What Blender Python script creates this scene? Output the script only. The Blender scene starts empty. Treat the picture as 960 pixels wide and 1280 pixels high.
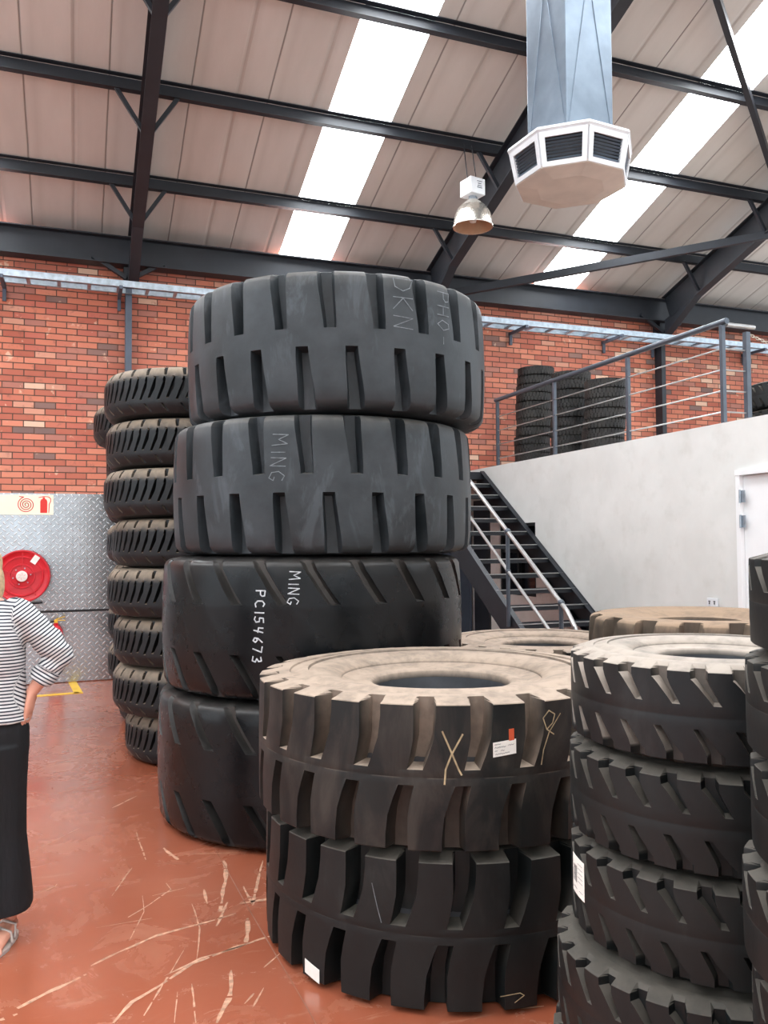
import bpy, bmesh, math, random
from mathutils import Vector, Matrix, noise
from mathutils.geometry import delaunay_2d_cdt
PI = math.pi
random.seed(7)
S = bpy.context.scene
C = S.collection

# ------------------------------------------------------------------ camera
cam_d = bpy.data.cameras.new('camera'); cam = bpy.data.objects.new('camera', cam_d); C.objects.link(cam)
H_CAM = 1.62
_p, _r, _y = math.radians(2.154), math.radians(-.4144), math.radians(-20.4267)
_Ry = Matrix(((math.cos(_y), -math.sin(_y), 0), (math.sin(_y), math.cos(_y), 0), (0, 0, 1)))
_right = Vector((1, 0, 0)); _fwd = Vector((0, math.cos(_p), math.sin(_p))); _up = Vector((0, -math.sin(_p), math.cos(_p)))
RR = _Ry @ (_right*math.cos(_r) + _up*math.sin(_r)); FF = _Ry @ _fwd; UU = _Ry @ (_up*math.cos(_r) - _right*math.sin(_r))
m = Matrix.Identity(4)
for i in range(3):
    m[i][0] = RR[i]; m[i][1] = UU[i]; m[i][2] = -FF[i]
m[0][3], m[1][3], m[2][3] = 0, 0, H_CAM
cam.matrix_world = m
cam_d.sensor_fit = 'VERTICAL'; cam_d.sensor_height = 24; cam_d.lens = 24*1035/1280
cam_d.clip_start = .02; cam_d.clip_end = 200
S.camera = cam

# ------------------------------------------------------------------ light
w = bpy.data.worlds.new('sky'); S.world = w; w.use_nodes = True
bg = w.node_tree.nodes['Background']; bg.inputs[0].default_value = (.86, .93, 1, 1); bg.inputs[1].default_value = 1.9
SKY_STRENGTH = 17.0          # daylight coming through the translucent roof sheets
S.view_settings.view_transform = 'Standard'; S.view_settings.look = 'None'
S.view_settings.gamma = 1; S.view_settings.use_curve_mapping = False
S.view_settings.exposure = 0.4

# ------------------------------------------------------------------ node helpers
def lin(c):
    return tuple(((x/255)/12.92 if x/255 <= .04045 else (((x/255)+.055)/1.055)**2.4) for x in c) + (1,)
class NT:
    def __init__(s, name):
        s.m = bpy.data.materials.new(name); s.m.use_nodes = True
        s.t = s.m.node_tree; s.b = s.t.nodes['Principled BSDF']
    def n(s, typ, **kw):
        nd = s.t.nodes.new(typ)
        for k, v in kw.items(): setattr(nd, k, v)
        return nd
    def l(s, a, b): s.t.links.new(a, b)
    def set(s, nd, idx, v):
        if hasattr(v, 'is_output') or isinstance(v, bpy.types.NodeSocket): s.l(v, nd.inputs[idx])
        elif v is not None: nd.inputs[idx].default_value = v
    def math(s, op, a, b=None, c=None, clamp=False):
        nd = s.n('ShaderNodeMath', operation=op); nd.use_clamp = clamp
        s.set(nd, 0, a); s.set(nd, 1, b); s.set(nd, 2, c); return nd.outputs[0]
    def mix(s, f, a, b, mode='MIX'):
        nd = s.n('ShaderNodeMix', data_type='RGBA', blend_type=mode)
        s.set(nd, 0, f); s.set(nd, 6, a); s.set(nd, 7, b); return nd.outputs[2]
    def ramp(s, f, stops, interp='LINEAR'):
        nd = s.n('ShaderNodeValToRGB'); s.l(f, nd.inputs[0]); cr = nd.color_ramp; cr.interpolation = interp
        while len(cr.elements) < len(stops): cr.elements.new(.5)
        for e, (p, c) in zip(cr.elements, stops):
            e.position = p; e.color = c if len(c) == 4 else tuple(c)+(1,)
        return nd.outputs[0]
    def noise(s, vec, scale, detail=4, rough=.55, out=0, dist=0):
        nd = s.n('ShaderNodeTexNoise'); nd.inputs['Scale'].default_value = scale; nd.inputs['Detail'].default_value = detail
        nd.inputs['Roughness'].default_value = rough; nd.inputs['Distortion'].default_value = dist
        if vec is not None: s.l(vec, nd.inputs['Vector'])
        return nd.outputs[out]
    def obj(s): return s.n('ShaderNodeTexCoord').outputs['Object']
    def pos(s): return s.n('ShaderNodeNewGeometry').outputs['Position']
    def sep(s, v):
        nd = s.n('ShaderNodeSeparateXYZ'); s.l(v, nd.inputs[0]); return nd.outputs
    def comb(s, x, y, z):
        nd = s.n('ShaderNodeCombineXYZ'); s.set(nd, 0, x); s.set(nd, 1, y); s.set(nd, 2, z); return nd.outputs[0]
    def mapping(s, v, loc=(0, 0, 0), rot=(0, 0, 0), sc=(1, 1, 1)):
        nd = s.n('ShaderNodeMapping'); s.l(v, nd.inputs[0]); nd.inputs[1].default_value = loc
        nd.inputs[2].default_value = rot; nd.inputs[3].default_value = sc; return nd.outputs[0]
    def bump(s, hgt, strength=.5, dist=.01):
        nd = s.n('ShaderNodeBump'); nd.inputs['Strength'].default_value = strength; nd.inputs['Distance'].default_value = dist
        s.l(hgt, nd.inputs['Height']); s.l(nd.outputs[0], s.b.inputs['Normal']); return nd
    def P(s, **kw):
        mp = dict(col='Base Color', rough='Roughness', metal='Metallic', spec='Specular IOR Level', coat='Coat Weight', coatr='Coat Roughness', em='Emission Color', ems='Emission Strength', alpha='Alpha')
        for k, v in kw.items():
            inp = s.b.inputs[mp[k]]
            if isinstance(v, bpy.types.NodeSocket): s.l(v, inp)
            else: inp.default_value = v
        return s

def simple(name, rgb, rough=.5, metal=0, var=.12, sc=6, bump=0):
    k = NT(name); c = lin(rgb); v = k.noise(k.obj(), sc)
    d = tuple(x*(1-var*1.6) for x in c[:3])+(1,); u = tuple(min(1, x*(1+var)) for x in c[:3])+(1,)
    k.P(col=k.ramp(v, [(.3, d), (.7, u)]), rough=rough, metal=metal)
    if bump: k.bump(k.noise(k.obj(), 60), bump, .004)
    return k.m

def rubber(name, dark, light, rough=(.45, .7), dust=None, dust_amt=.9, dust_base=.0, smudge=0, sc=3.0, grv=0, spec=.35):
    """tyre rubber: mottled, with grey-brown dust lying on the faces turned upward"""
    k = NT(name); o = k.pos()
    n1 = k.noise(o, sc, 5, .6); n2 = k.noise(o, 22, 4, .6); n3 = k.noise(k.mapping(o, sc=(1, 1, .35)), 7, 5, .65, dist=.6)
    base = k.mix(k.ramp(n1, [(.35, (0, 0, 0)), (.68, (1, 1, 1))]), lin(dark), lin(light))
    base = k.mix(k.math('MULTIPLY', k.ramp(n3, [(.56, (0, 0, 0)), (.66, (1, 1, 1))]), smudge), base, tuple(min(1, x*2.2) for x in lin(light)[:3])+(1,))
    if dust:
        nz = k.sep(k.n('ShaderNodeNewGeometry').outputs['Normal'])[2]
        up = k.ramp(nz, [(.12, (0, 0, 0)), (.62, (1, 1, 1))])
        pat = k.ramp(k.math('ADD', k.math('MULTIPLY', n2, .5), k.math('MULTIPLY', n3, .5)), [(.32, (.55, .55, .55)), (.55, (1, 1, 1))])
        f = k.math('MULTIPLY', k.math('MULTIPLY', up, pat), dust_amt)
        f = k.math('ADD', f, k.math('MULTIPLY', k.ramp(n3, [(.45, (0, 0, 0)), (.75, (1, 1, 1))]), dust_base), clamp=True)
        if grv:
            ga = k.n('ShaderNodeAttribute', attribute_name='groove_dust_light').outputs['Fac']
            f = k.math('MAXIMUM', f, k.math('MULTIPLY', k.math('MULTIPLY', ga, pat), grv))  # dust in the grooves; on glossy black it paints lit groove floors
        base = k.mix(f, base, lin(dust))
        r = k.math('ADD', k.math('MULTIPLY', k.noise(o, 6), rough[1]-rough[0]), rough[0]); r = k.math('ADD', r, k.math('MULTIPLY', f, .3), clamp=True)
    else:
        r = k.math('ADD', k.math('MULTIPLY', n3, rough[1]-rough[0]), rough[0])
    k.P(col=base, rough=r, spec=spec)
    k.bump(k.noise(o, 45, 3), .12, .004)
    return k.m

M = {}
M['rub_grey'] = rubber('grey_rubber', (32, 37, 40), (56, 61, 65), (.36, .58), dust=(112, 108, 102), dust_amt=.45, smudge=.35)
M['rub_black'] = rubber('glossy_black_rubber', (4, 6, 8), (10, 13, 16), (.2, .36), dust=(90, 86, 82), dust_amt=.3, smudge=.12, sc=2, grv=.6, spec=.28)  # light on the groove floors is put into the dust colour
M['rub_brown'] = rubber('dusty_rubber', (14, 17, 18), (27, 30, 29), (.42, .62), dust=(162, 144, 128), dust_amt=.95, dust_base=.1, smudge=.2, grv=.6)
M['rub_small'] = rubber('loader_rubber', (10, 14, 16), (21, 26, 28), (.34, .54), dust=(168, 156, 144), dust_amt=.85, dust_base=.03, smudge=.3, grv=.35)
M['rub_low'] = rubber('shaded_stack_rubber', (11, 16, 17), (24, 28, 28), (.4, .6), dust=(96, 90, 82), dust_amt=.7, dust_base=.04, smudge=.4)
M['rub_grader'] = rubber('grader_rubber', (12, 16, 19), (24, 29, 32), (.4, .6), dust=(150, 134, 116), dust_amt=.85, dust_base=.02, smudge=.1)
M['rub_far'] = rubber('truck_rubber', (26, 26, 27), (50, 48, 46), (.5, .7), dust=(120, 112, 100), dust_amt=.5, dust_base=.1)
M['rub_tan'] = rubber('heavily_dusted_rubber', (64, 56, 48), (96, 84, 72), (.6, .8), dust=(146, 124, 104), dust_amt=.95, dust_base=.4)
M['liner'] = rubber('inner_liner', (50, 52, 56), (78, 80, 84), (.35, .5), dust=(90, 86, 80), dust_amt=.3)
M['steel'] = simple('painted_dark_steel', (34, 38, 45), .5, 0, .15, 4)
M['steel_blue'] = simple('blue_grey_painted_steel', (78, 88, 102), .45, 0, .1, 4)
M['rail_steel'] = simple('grey_rail_paint', (84, 92, 102), .35, .3, .1, 8)
M['rod'] = simple('bare_steel_rod', (190, 190, 190), .3, .8, .08, 12)
M['galv'] = simple('galvanised_steel', (176, 188, 198), .35, .7, .15, 18)
M['duct_grey'] = simple('galvanised_duct', (126, 140, 154), .36, .65, .12, 5)
M['white_metal'] = simple('white_enamel', (222, 225, 228), .4, 0, .04, 5)
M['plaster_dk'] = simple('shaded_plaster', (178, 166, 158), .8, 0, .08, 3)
M['black'] = simple('black_plastic', (20, 21, 24), .45, 0, .1, 8)
M['glass_dk'] = simple('dark_window_glass', (18, 20, 26), .08, 0, .1, 2)
M['door'] = simple('white_door_paint', (238, 239, 240), .35, 0, .02, 3)
M['red'] = simple('red_enamel', (206, 24, 40), .28, 0, .08, 5)
M['red2'] = simple('dark_red_enamel', (168, 20, 34), .35, 0, .08, 5)
M['cream'] = simple('cream_sign_plastic', (244, 240, 214), .35, 0, .02, 5)
M['sign_red'] = simple('sign_red_print', (222, 52, 44), .5, 0, .03, 5)
M['label'] = simple('white_paper_label', (236, 234, 226), .6, 0, .03, 20)
M['ink'] = simple('dark_ink', (40, 44, 60), .7, 0, .05, 20)
M['orange'] = simple('orange_sticker', (196, 84, 50), .6, 0, .05, 20)
M['chalk'] = simple('pale_chalk', (196, 200, 204), .9, 0, .25, 40)
M['chalk_dim'] = simple('faint_chalk', (112, 118, 122), .9, 0, .3, 40)
M['chalk_yel'] = simple('tan_chalk', (176, 158, 124), .9, 0, .25, 40)
M['yellow'] = simple('yellow_floor_paint', (236, 190, 60), .5, 0, .08, 12)
M['scratch'] = simple('worn_floor_scratch', (206, 158, 130), .5, 0, .3, 40)
M['joint'] = simple('floor_joint', (150, 100, 80), .7, 0, .2, 20)
M['skin'] = simple('skin', (222, 160, 136), .5, 0, .05, 9)
M['hair'] = simple('pale_blonde_hair', (200, 172, 136), .55, 0, .2, 60)
M['sandal'] = simple('silver_sandal_leather', (206, 200, 194), .35, .2, .1, 30)
M['eye'] = simple('eye_white', (230, 228, 224), .2)
M['iris'] = simple('iris_brown', (60, 44, 34), .2)
M['lip'] = simple('lip', (190, 112, 104), .45)
M['aluminium'] = simple('spun_aluminium', (226, 222, 212), .22, .85, .05, 6)
M['glow_in'] = simple('lamp_inner_reflector', (196, 160, 130), .3, .3, .1, 6)
M['rope'] = simple('pale_chain', (190, 180, 165), .5, .3, .15, 40)

def fabric_black():
    k = NT('black_trouser_fabric'); o = k.obj()
    n = k.noise(k.mapping(o, sc=(1, 1, .3)), 9, 4)
    k.P(col=k.ramp(n, [(.3, lin((7, 8, 11))), (.7, lin((16, 17, 22)))]), rough=.85)
    k.bump(n, .5, .03); return k.m
M['trousers'] = fabric_black()
def shirt_mat():
    k = NT('striped_jersey'); at = k.n('ShaderNodeAttribute', attribute_name='stripe')
    f = k.math('FRACT', k.math('MULTIPLY', at.outputs['Fac'], 1/.0138))
    line = k.math('LESS_THAN', f, .42)
    k.P(col=k.mix(line, lin((208, 208, 208)), lin((34, 40, 54))), rough=.8)
    k.bump(k.noise(k.obj(), 14, 3), .35, .02); return k.m
M['shirt'] = shirt_mat()

def brick_mat():
    k = NT('face_brick'); p = k.sep(k.pos())
    nd = k.n('ShaderNodeTexBrick'); nd.offset = .5; nd.squash = 1
    warp = k.noise(k.pos(), 5, 2)
    v = k.comb(p[0], k.math('ADD', p[2], k.math('MULTIPLY', warp, .006)), 0)
    k.l(v, nd.inputs['Vector'])
    nd.inputs['Color1'].default_value = (0, 0, 0, 1); nd.inputs['Color2'].default_value = (1, 1, 1, 1); nd.inputs['Mortar'].default_value = (.5, .5, .5, 1)
    nd.inputs['Scale'].default_value = 1; nd.inputs['Mortar Size'].default_value = .0065; nd.inputs['Mortar Smooth'].default_value = .25
    nd.inputs['Bias'].default_value = 0; nd.inputs['Brick Width'].default_value = .234; nd.inputs['Row Height'].default_value = .0755
    c = k.ramp(nd.outputs['Color'], [(0, lin((178, 98, 78))), (.18, lin((204, 122, 96))), (.36, lin((188, 104, 86))), (.52, lin((212, 134, 108))), (.66, lin((196, 114, 92))), (.78, lin((172, 114, 100))), (.86, lin((208, 150, 126))), (.93, lin((118, 98, 94))), (.97, lin((226, 190, 164)))], 'CONSTANT')
    blot = k.noise(k.pos(), 9, 5, .65); big = k.noise(k.pos(), 1.1, 3)
    c = k.mix(k.ramp(blot, [(.56, (0, 0, 0)), (.7, (.6, .6, .6))]), c, lin((128, 84, 74)))
    c = k.mix(k.ramp(k.noise(k.mapping(k.pos(), loc=(5, 3, 1)), 6.5, 4, .6), [(.64, (0, 0, 0)), (.7, (.75, .75, .75))]), c, lin((226, 196, 168)))
    c = k.mix(k.ramp(big, [(.35, (.0, .0, .0)), (.75, (.35, .35, .35))]), c, lin((214, 146, 122)))
    c = k.mix(nd.outputs['Fac'], c, lin((92, 70, 60)))
    k.P(col=c, rough=.85)
    hgt = k.math('SUBTRACT', k.math('MULTIPLY', blot, .25), nd.outputs['Fac'])
    k.bump(hgt, .8, .008); return k.m
M['brick'] = brick_mat()

def plate_mat():
    k = NT('checker_plate'); p = k.sep(k.pos())
    s = 1/.058
    u = k.math('MULTIPLY', p[0], s); v = k.math('MULTIPLY', p[2], s)
    a = k.math('MULTIPLY', k.math('ADD', u, v), .7071); b = k.math('MULTIPLY', k.math('SUBTRACT', v, u), .7071)
    ia = k.math('FLOOR', a); ib = k.math('FLOOR', b)
    par = k.math('MODULO', k.math('ABSOLUTE', k.math('ADD', ia, ib)), 2)
    par = k.math('GREATER_THAN', par, .5)
    fa = k.math('SUBTRACT', k.math('FRACT', a), .5); fb = k.math('SUBTRACT', k.math('FRACT', b), .5)
    fa = k.math('ABSOLUTE', fa); fb = k.math('ABSOLUTE', fb)
    mx = k.n('ShaderNodeMix', data_type='FLOAT'); k.l(par, mx.inputs[0]); k.l(fa, mx.inputs[2]); k.l(fb, mx.inputs[3]); lng = mx.outputs[0]
    mx2 = k.n('ShaderNodeMix', data_type='FLOAT'); k.l(par, mx2.inputs[0]); k.l(fb, mx2.inputs[2]); k.l(fa, mx2.inputs[3]); sht = mx2.outputs[0]
    d = k.math('ADD', k.math('POWER', k.math('DIVIDE', lng, .46), 2), k.math('POWER', k.math('DIVIDE', sht, .15), 2))
    lug = k.math('SUBTRACT', 1, d, clamp=True)
    n = k.noise(k.pos(), 2.2, 4); n2 = k.noise(k.pos(), 14, 4)
    hit = k.math('GREATER_THAN', lug, .05)
    c = k.mix(n, lin((150, 156, 160)), lin((186, 190, 192))); c = k.mix(k.math('MULTIPLY', hit, .6), c, lin((214, 216, 216)))
    k.P(col=c, metal=.85, rough=k.ramp(n2, [(.3, (.14, .14, .14)), (.7, (.26, .26, .26))]))
    k.bump(k.math('POWER', lug, .5), .45, .003); return k.m
M['plate'] = plate_mat()

def roof_mat():
    k = NT('insulated_roof_sheet'); p = k.sep(k.pos())
    x = k.math('ADD', p[0], k.math('MULTIPLY', k.noise(k.pos(), .6, 2), .02))
    def line(per, off, wd):
        f = k.math('ABSOLUTE', k.math('SUBTRACT', k.math('FRACT', k.math('DIVIDE', k.math('ADD', x, off), per)), .5))
        return k.math('SUBTRACT', 1, k.math('DIVIDE', f, wd/per), clamp=True)
    l1 = line(.78, .1, .012); l2 = line(.78, .42, .03); l3 = line(.39, .2, .06)
    n = k.noise(k.mapping(k.pos(), sc=(1, .25, .25)), 2.6, 5, .6)
    c = k.mix(n, lin((186, 180, 172)), lin((214, 209, 203)))
    c = k.mix(k.math('MULTIPLY', l1, .75), c, lin((84, 74, 66))); c = k.mix(k.math('MULTIPLY', l2, .25), c, lin((120, 106, 94)))
    c = k.mix(k.math('MULTIPLY', l3, .12), c, lin((120, 106, 94)))
    k.P(col=c, rough=.75)
    k.bump(k.math('SUBTRACT', k.math('MULTIPLY', n, .4), k.math('ADD', l1, l2)), .5, .02); return k.m
M['roof'] = roof_mat()

def plaster():
    k = NT('white_plaster'); n = k.noise(k.pos(), .9, 5, .6); n2 = k.noise(k.pos(), 5, 4)
    c = k.mix(k.ramp(n, [(.35, (0, 0, 0)), (.7, (1, 1, 1))]), lin((206, 206, 202)), lin((226, 226, 223)))
    c = k.mix(k.ramp(n2, [(.55, (0, 0, 0)), (.8, (.4, .4, .4))]), c, lin((190, 188, 180)))
    k.P(col=c, rough=.6); k.bump(n2, .15, .01); return k.m
M['plaster'] = plaster()

def floor_mat():
    k = NT('red_painted_concrete'); o = k.pos()
    n = k.noise(o, .7, 5, .6); n2 = k.noise(o, 3.2, 6, .65, dist=.8); n3 = k.noise(k.mapping(o, rot=(0, 0, .5), sc=(1, 5, 1)), 2.3, 6, .7)
    c = k.mix(k.ramp(n, [(.3, (0, 0, 0)), (.72, (1, 1, 1))]), lin((152, 78, 52)), lin((170, 102, 78)))
    c = k.mix(k.ramp(n2, [(.5, (0, 0, 0)), (.8, (.5, .5, .5))]), c, lin((190, 134, 108)))
    c = k.mix(k.ramp(n2, [(.2, (.5, .5, .5)), (.36, (0, 0, 0))]), c, lin((130, 74, 56)))
    c = k.mix(k.ramp(n3, [(.6, (0, 0, 0)), (.72, (.45, .45, .45))]), c, lin((206, 156, 130)))
    k.P(col=c, rough=k.ramp(n2, [(.3, (.16, .16, .16)), (.7, (.34, .34, .34))]), spec=.6, coat=.5, coatr=.22)
    k.bump(n3, .02, .01); return k.m
M['floor'] = floor_mat()

def skylight_mat():
    k = NT('translucent_roof_sheet'); k.P(col=(.9, .95, 1, 1), rough=.6, em=(.93, .97, 1, 1), ems=SKY_STRENGTH); return k.m
M['skylight'] = skylight_mat()

# ------------------------------------------------------------------ object helpers
def tag(o, label=None, cat=None, group=None, kind=None):
    if label: o['label'] = label
    if cat: o['category'] = cat
    if group: o['group'] = group
    if kind: o['kind'] = kind
    return o
def thing(name, label, cat, loc=(0, 0, 0), rz=0, group=None):
    o = bpy.data.objects.new(name, None); C.objects.link(o); o.empty_display_size = .1
    o.location = loc; o.rotation_euler = (0, 0, rz)
    return tag(o, label, cat, group)
def link(name, me, mats, parent=None, loc=None, smooth=None):
    o = bpy.data.objects.new(name, me); C.objects.link(o)
    for mm in (mats if isinstance(mats, (list, tuple)) else [mats]): me.materials.append(mm)
    if parent: o.parent = parent
    if loc: o.location = loc
    if smooth is not None:
        for p in me.polygons: p.use_smooth = True
        me.set_sharp_from_angle(angle=math.radians(smooth))
    return o
def bm_obj(name, bm, mats, parent=None, loc=None, smooth=None, recalc=True):
    if recalc: bmesh.ops.recalc_face_normals(bm, faces=bm.faces[:])
    me = bpy.data.meshes.new(name); bm.to_mesh(me); bm.free()
    return link(name, me, mats, parent, loc, smooth)
def box(bm, c, s, rot=None, mi=0, bev=0):
    r = bmesh.ops.create_cube(bm, size=1)['verts']
    T = Matrix.Translation(c) @ (rot.to_4x4() if rot else Matrix.Identity(4)) @ Matrix.Diagonal((s[0], s[1], s[2], 1))
    bmesh.ops.transform(bm, matrix=T, verts=r)
    fs = {f for v in r for f in v.link_faces}
    for f in fs: f.material_index = mi
    if bev:
        es = list({e for v in r for e in v.link_edges}); bmesh.ops.bevel(bm, geom=es, offset=bev, segments=2, affect='EDGES', profile=.5)
def frame_axes(d, upv=(0, 0, 1)):
    d = Vector(d).normalized(); u = Vector(upv)
    if abs(d.dot(u)) > .98: u = Vector((0, 1, 0))
    x = u.cross(d).normalized(); y = d.cross(x).normalized()
    return x, y, d
def bar(bm, a, b, wx, wy, upv=(0, 0, 1), mi=0):
    """rectangular bar from a to b; wy measured along the up side"""
    a = Vector(a); b = Vector(b); x, y, d = frame_axes(b-a, upv)
    R_ = Matrix((x, y, d)).transposed()
    box(bm, (a+b)/2, (wx, wy, (b-a).length), R_, mi)
def ibeam(bm, a, b, wx, wy, t=.012, upv=(0, 0, 1)):
    a = Vector(a); b = Vector(b); x, y, d = frame_axes(b-a, upv)
    R_ = Matrix((x, y, d)).transposed(); L = (b-a).length; c = (a+b)/2
    box(bm, c, (t, wy-2*t, L), R_); box(bm, c+y*(wy-t)/2, (wx, t, L), R_); box(bm, c-y*(wy-t)/2, (wx, t, L), R_)
def cchan(bm, a, b, wx, wy, t=.006, upv=(0, 0, 1), side=1):
    a = Vector(a); b = Vector(b); x, y, d = frame_axes(b-a, upv)
    R_ = Matrix((x, y, d)).transposed(); L = (b-a).length; c = (a+b)/2
    box(bm, c+x*side*(wx-t)/2, (t, wy-2*t, L), R_); box(bm, c+y*(wy-t)/2, (wx, t, L), R_); box(bm, c-y*(wy-t)/2, (wx, t, L), R_)
def tube(bm, pts, r, n=10, cap=True, mi=0):
    pts = [Vector(p) for p in pts]; rings = []
    rs = r if isinstance(r, (list, tuple)) else [r]*len(pts)
    px = None
    for i, p in enumerate(pts):
        d = (pts[min(i+1, len(pts)-1)]-pts[max(i-1, 0)]).normalized()
        if px is None: x, y, _ = frame_axes(d)
        else:
            x = (px - d*px.dot(d)).normalized(); y = d.cross(x)
        px = x
        rings.append([bm.verts.new(p+x*math.cos(2*PI*j/n)*rs[i]+y*math.sin(2*PI*j/n)*rs[i]) for j in range(n)])
    for a, b in zip(rings, rings[1:]):
        for j in range(n):
            f = bm.faces.new((a[j], a[(j+1) % n], b[(j+1) % n], b[j])); f.material_index = mi
    if cap:
        bm.faces.new(rings[0][::-1]).material_index = mi; bm.faces.new(rings[-1]).material_index = mi
def lathe(bm, prof, n=32, T=None, closed=False, mi=0, a0=0, a1=2*PI):
    """prof [(r,z)...] about local Z"""
    T = T or Matrix.Identity(4); full = abs(a1-a0-2*PI) < 1e-6
    k = n if full else n+1; rings = []
    for r, z in prof:
        if r < 1e-6: rings.append([bm.verts.new(T @ Vector((0, 0, z)))]*k)
        else: rings.append([bm.verts.new(T @ Vector((r*math.cos(a0+(a1-a0)*j/n), r*math.sin(a0+(a1-a0)*j/n), z))) for j in range(k)])
    pr = list(zip(rings, rings[1:]))
    if closed: pr.append((rings[-1], rings[0]))
    for a, b in pr:
        for j in range(n):
            j2 = (j+1) % k
            vs = []
            for v in (a[j], a[j2], b[j2], b[j]):
                if v not in vs: vs.append(v)
            if len(vs) > 2:
                f = bm.faces.new(vs); f.material_index = mi
def axisT(c, d, upv=(0, 0, 1)):
    x, y, z = frame_axes(d, upv); T = Matrix((x, y, z)).transposed().to_4x4(); T.translation = Vector(c); return T
def prism(bm, poly, T, depth, mi=0):
    """2-D polygon extruded along local z by depth"""
    a = [bm.verts.new(T @ Vector((x, y, 0))) for x, y in poly]; b = [bm.verts.new(T @ Vector((x, y, depth))) for x, y in poly]
    n = len(poly); fs = [bm.faces.new(a[::-1]), bm.faces.new(b)]
    for i in range(n): fs.append(bm.faces.new((a[i], a[(i+1) % n], b[(i+1) % n], b[i])))
    for f in fs: f.material_index = mi
def copy_tree(o, parent=None):
    c = o.copy(); C.objects.link(c)
    if parent: c.parent = parent; c.matrix_parent_inverse = o.matrix_parent_inverse
    for ch in list(o.children): copy_tree(ch, c)
    return c

# ------------------------------------------------------------------ the hall
YW = 10.56; XM = 5.246; ZM = 2.64; SL = .34; ZE = 5.44
def zroof(y): return ZE + SL*(YW-y)
X0, X1, Y0 = -7., 13., -5.
# floor with scratches and joints
bm = bmesh.new()
box(bm, ((X0+X1)/2, (Y0+YW)/2, -.1), (X1-X0, YW-Y0, .2))
def unproj_floor(px, py):
    d = FF + RR*((px-480)/1035) - UU*((py-640)/1035); t = -H_CAM/d.z
    return Vector((0, 0, H_CAM)) + d*t
def ribbon(pts, wid, z, mi, jag=.5, dens=.012):
    P = [unproj_floor(*p) for p in pts]; L = []; W = []
    for a, b in zip(P, P[1:]):
        n = max(1, int((b-a).length/dens)); L += [a.lerp(b, i/n) for i in range(n)]
    L.append(P[-1]); n = len(L)
    prev = None; k = random.random()*50; ph = random.random()*9
    for i, p in enumerate(L):
        d = (L[min(i+1, n-1)]-L[max(i-1, 0)]).normalized(); s = Vector((-d.y, d.x, 0))
        t = i/max(1, n-1); ww = wid*(.35+.65*math.sin(PI*min(1, max(0, t*.96+.02)))**.5)*(1+jag*1.6*noise.noise(Vector((i*.21+k, ph, 0))))
        ww = max(.0004, ww); off = s*wid*.8*jag*noise.noise(Vector((i*.08+k, 3, ph)))
        q = p+off; cur = (bm.verts.new((q.x+s.x*ww/2, q.y+s.y*ww/2, z)), bm.verts.new((q.x-s.x*ww/2, q.y-s.y*ww/2, z)))
        gap = noise.noise(Vector((i*.35+k, 7, 2))) > .36 and jag > .3
        if prev and not gap:
            f = bm.faces.new((prev[0], prev[1], cur[1], cur[0])); f.material_index = mi
        prev = cur
SCR = [([(22, 1261), (62, 1240), (108, 1218)], .016), ([(114, 1208), (150, 1190), (195, 1170), (240, 1158), (295, 1142)], .014),
       ([(140, 1279), (165, 1252), (200, 1232), (240, 1205), (300, 1183), (352, 1166)], .018), ([(205, 1220), (250, 1198), (318, 1178)], .009),
       ([(310, 1148), (308, 1178)], .02), ([(300, 1130), (345, 1122)], .018), ([(275, 1140), (283, 1090), (279, 1076)], .016), ([(270, 1158), (285, 1128)], .012),
       ([(305, 1108), (316, 1132), (328, 1076)], .012), ([(160, 1147), (188, 1130), (214, 1112), (208, 1104)], .009), ([(42, 1120), (70, 1108), (74, 1102)], .008),
       ([(290, 1213), (285, 1250), (272, 1279)], .02), ([(255, 1112), (259, 1130)], .014), ([(305, 1255), (317, 1242)], .008), ([(316, 1260), (330, 1235)], .006),
       ([(140, 1010), (172, 995)], .02), ([(40, 1065), (100, 1035)], .006), ([(240, 1130), (250, 1160), (246, 1200)], .006), ([(140, 1120), (165, 1085)], .007),
       ([(180, 1270), (230, 1188)], .006), ([(0, 1276), (22, 1268)], .016), ([(225, 1068), (300, 1066)], .006), ([(205, 1060), (222, 1075)], .02), ([(190, 1120), (232, 1110)], .005),
       ([(120, 1160), (190, 1148)], .003), ([(218, 1279), (222, 1240)], .004), ([(245, 1279), (240, 1230)], .006), ([(330, 1210), (350, 1192)], .006),
       ([(160, 1180), (180, 1140), (178, 1120)], .004), ([(640, 1262), (680, 1258)], .005), ([(170, 1040), (182, 1075)], .008)]
for pts, wd in SCR: ribbon(pts, wd, .0012, 1, .6)
ribbon([(268, 1060), (310, 1135), (385, 1262), (400, 1290)], .005, .0014, 2, .1, .05)
fl = bm_obj('floor', bm, [M['floor'], M['scratch'], M['joint']], recalc=False); tag(fl, kind='structure')

bm = bmesh.new()
def yline(a, b, wd):
    A = unproj_floor(*a); B = unproj_floor(*b); bar(bm, (A.x, A.y, .002), (B.x, B.y, .002), wd, .004)
yline((90, 852), (98.5, 867), .09); yline((98.5, 866), (35, 871), .09)
tag(bm_obj('floor_marking', bm, M['yellow']), 'yellow painted corner line on the floor below the fire hose reel', 'floor line')

# back wall with brick
bm = bmesh.new(); box(bm, ((X0+X1)/2, YW+.15, 2.66), (X1-X0, .3, 5.32)); tag(bm_obj('wall_back', bm, M['brick']), kind='structure')
bm = bmesh.new()
for ya, yb, za, zb in ((6.2, YW, 0, 5.32), (Y0, -4, 0, 5.32), (-4, 6.2, 0, .9), (-4, 6.2, 5.1, 5.32), (.9, 1.3, .9, 5.1)): box(bm, (X0-.15, (ya+yb)/2, (za+zb)/2), (.3, yb-ya, zb-za))
tag(bm_obj('wall_left', bm, M['plaster']), kind='structure')
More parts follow.
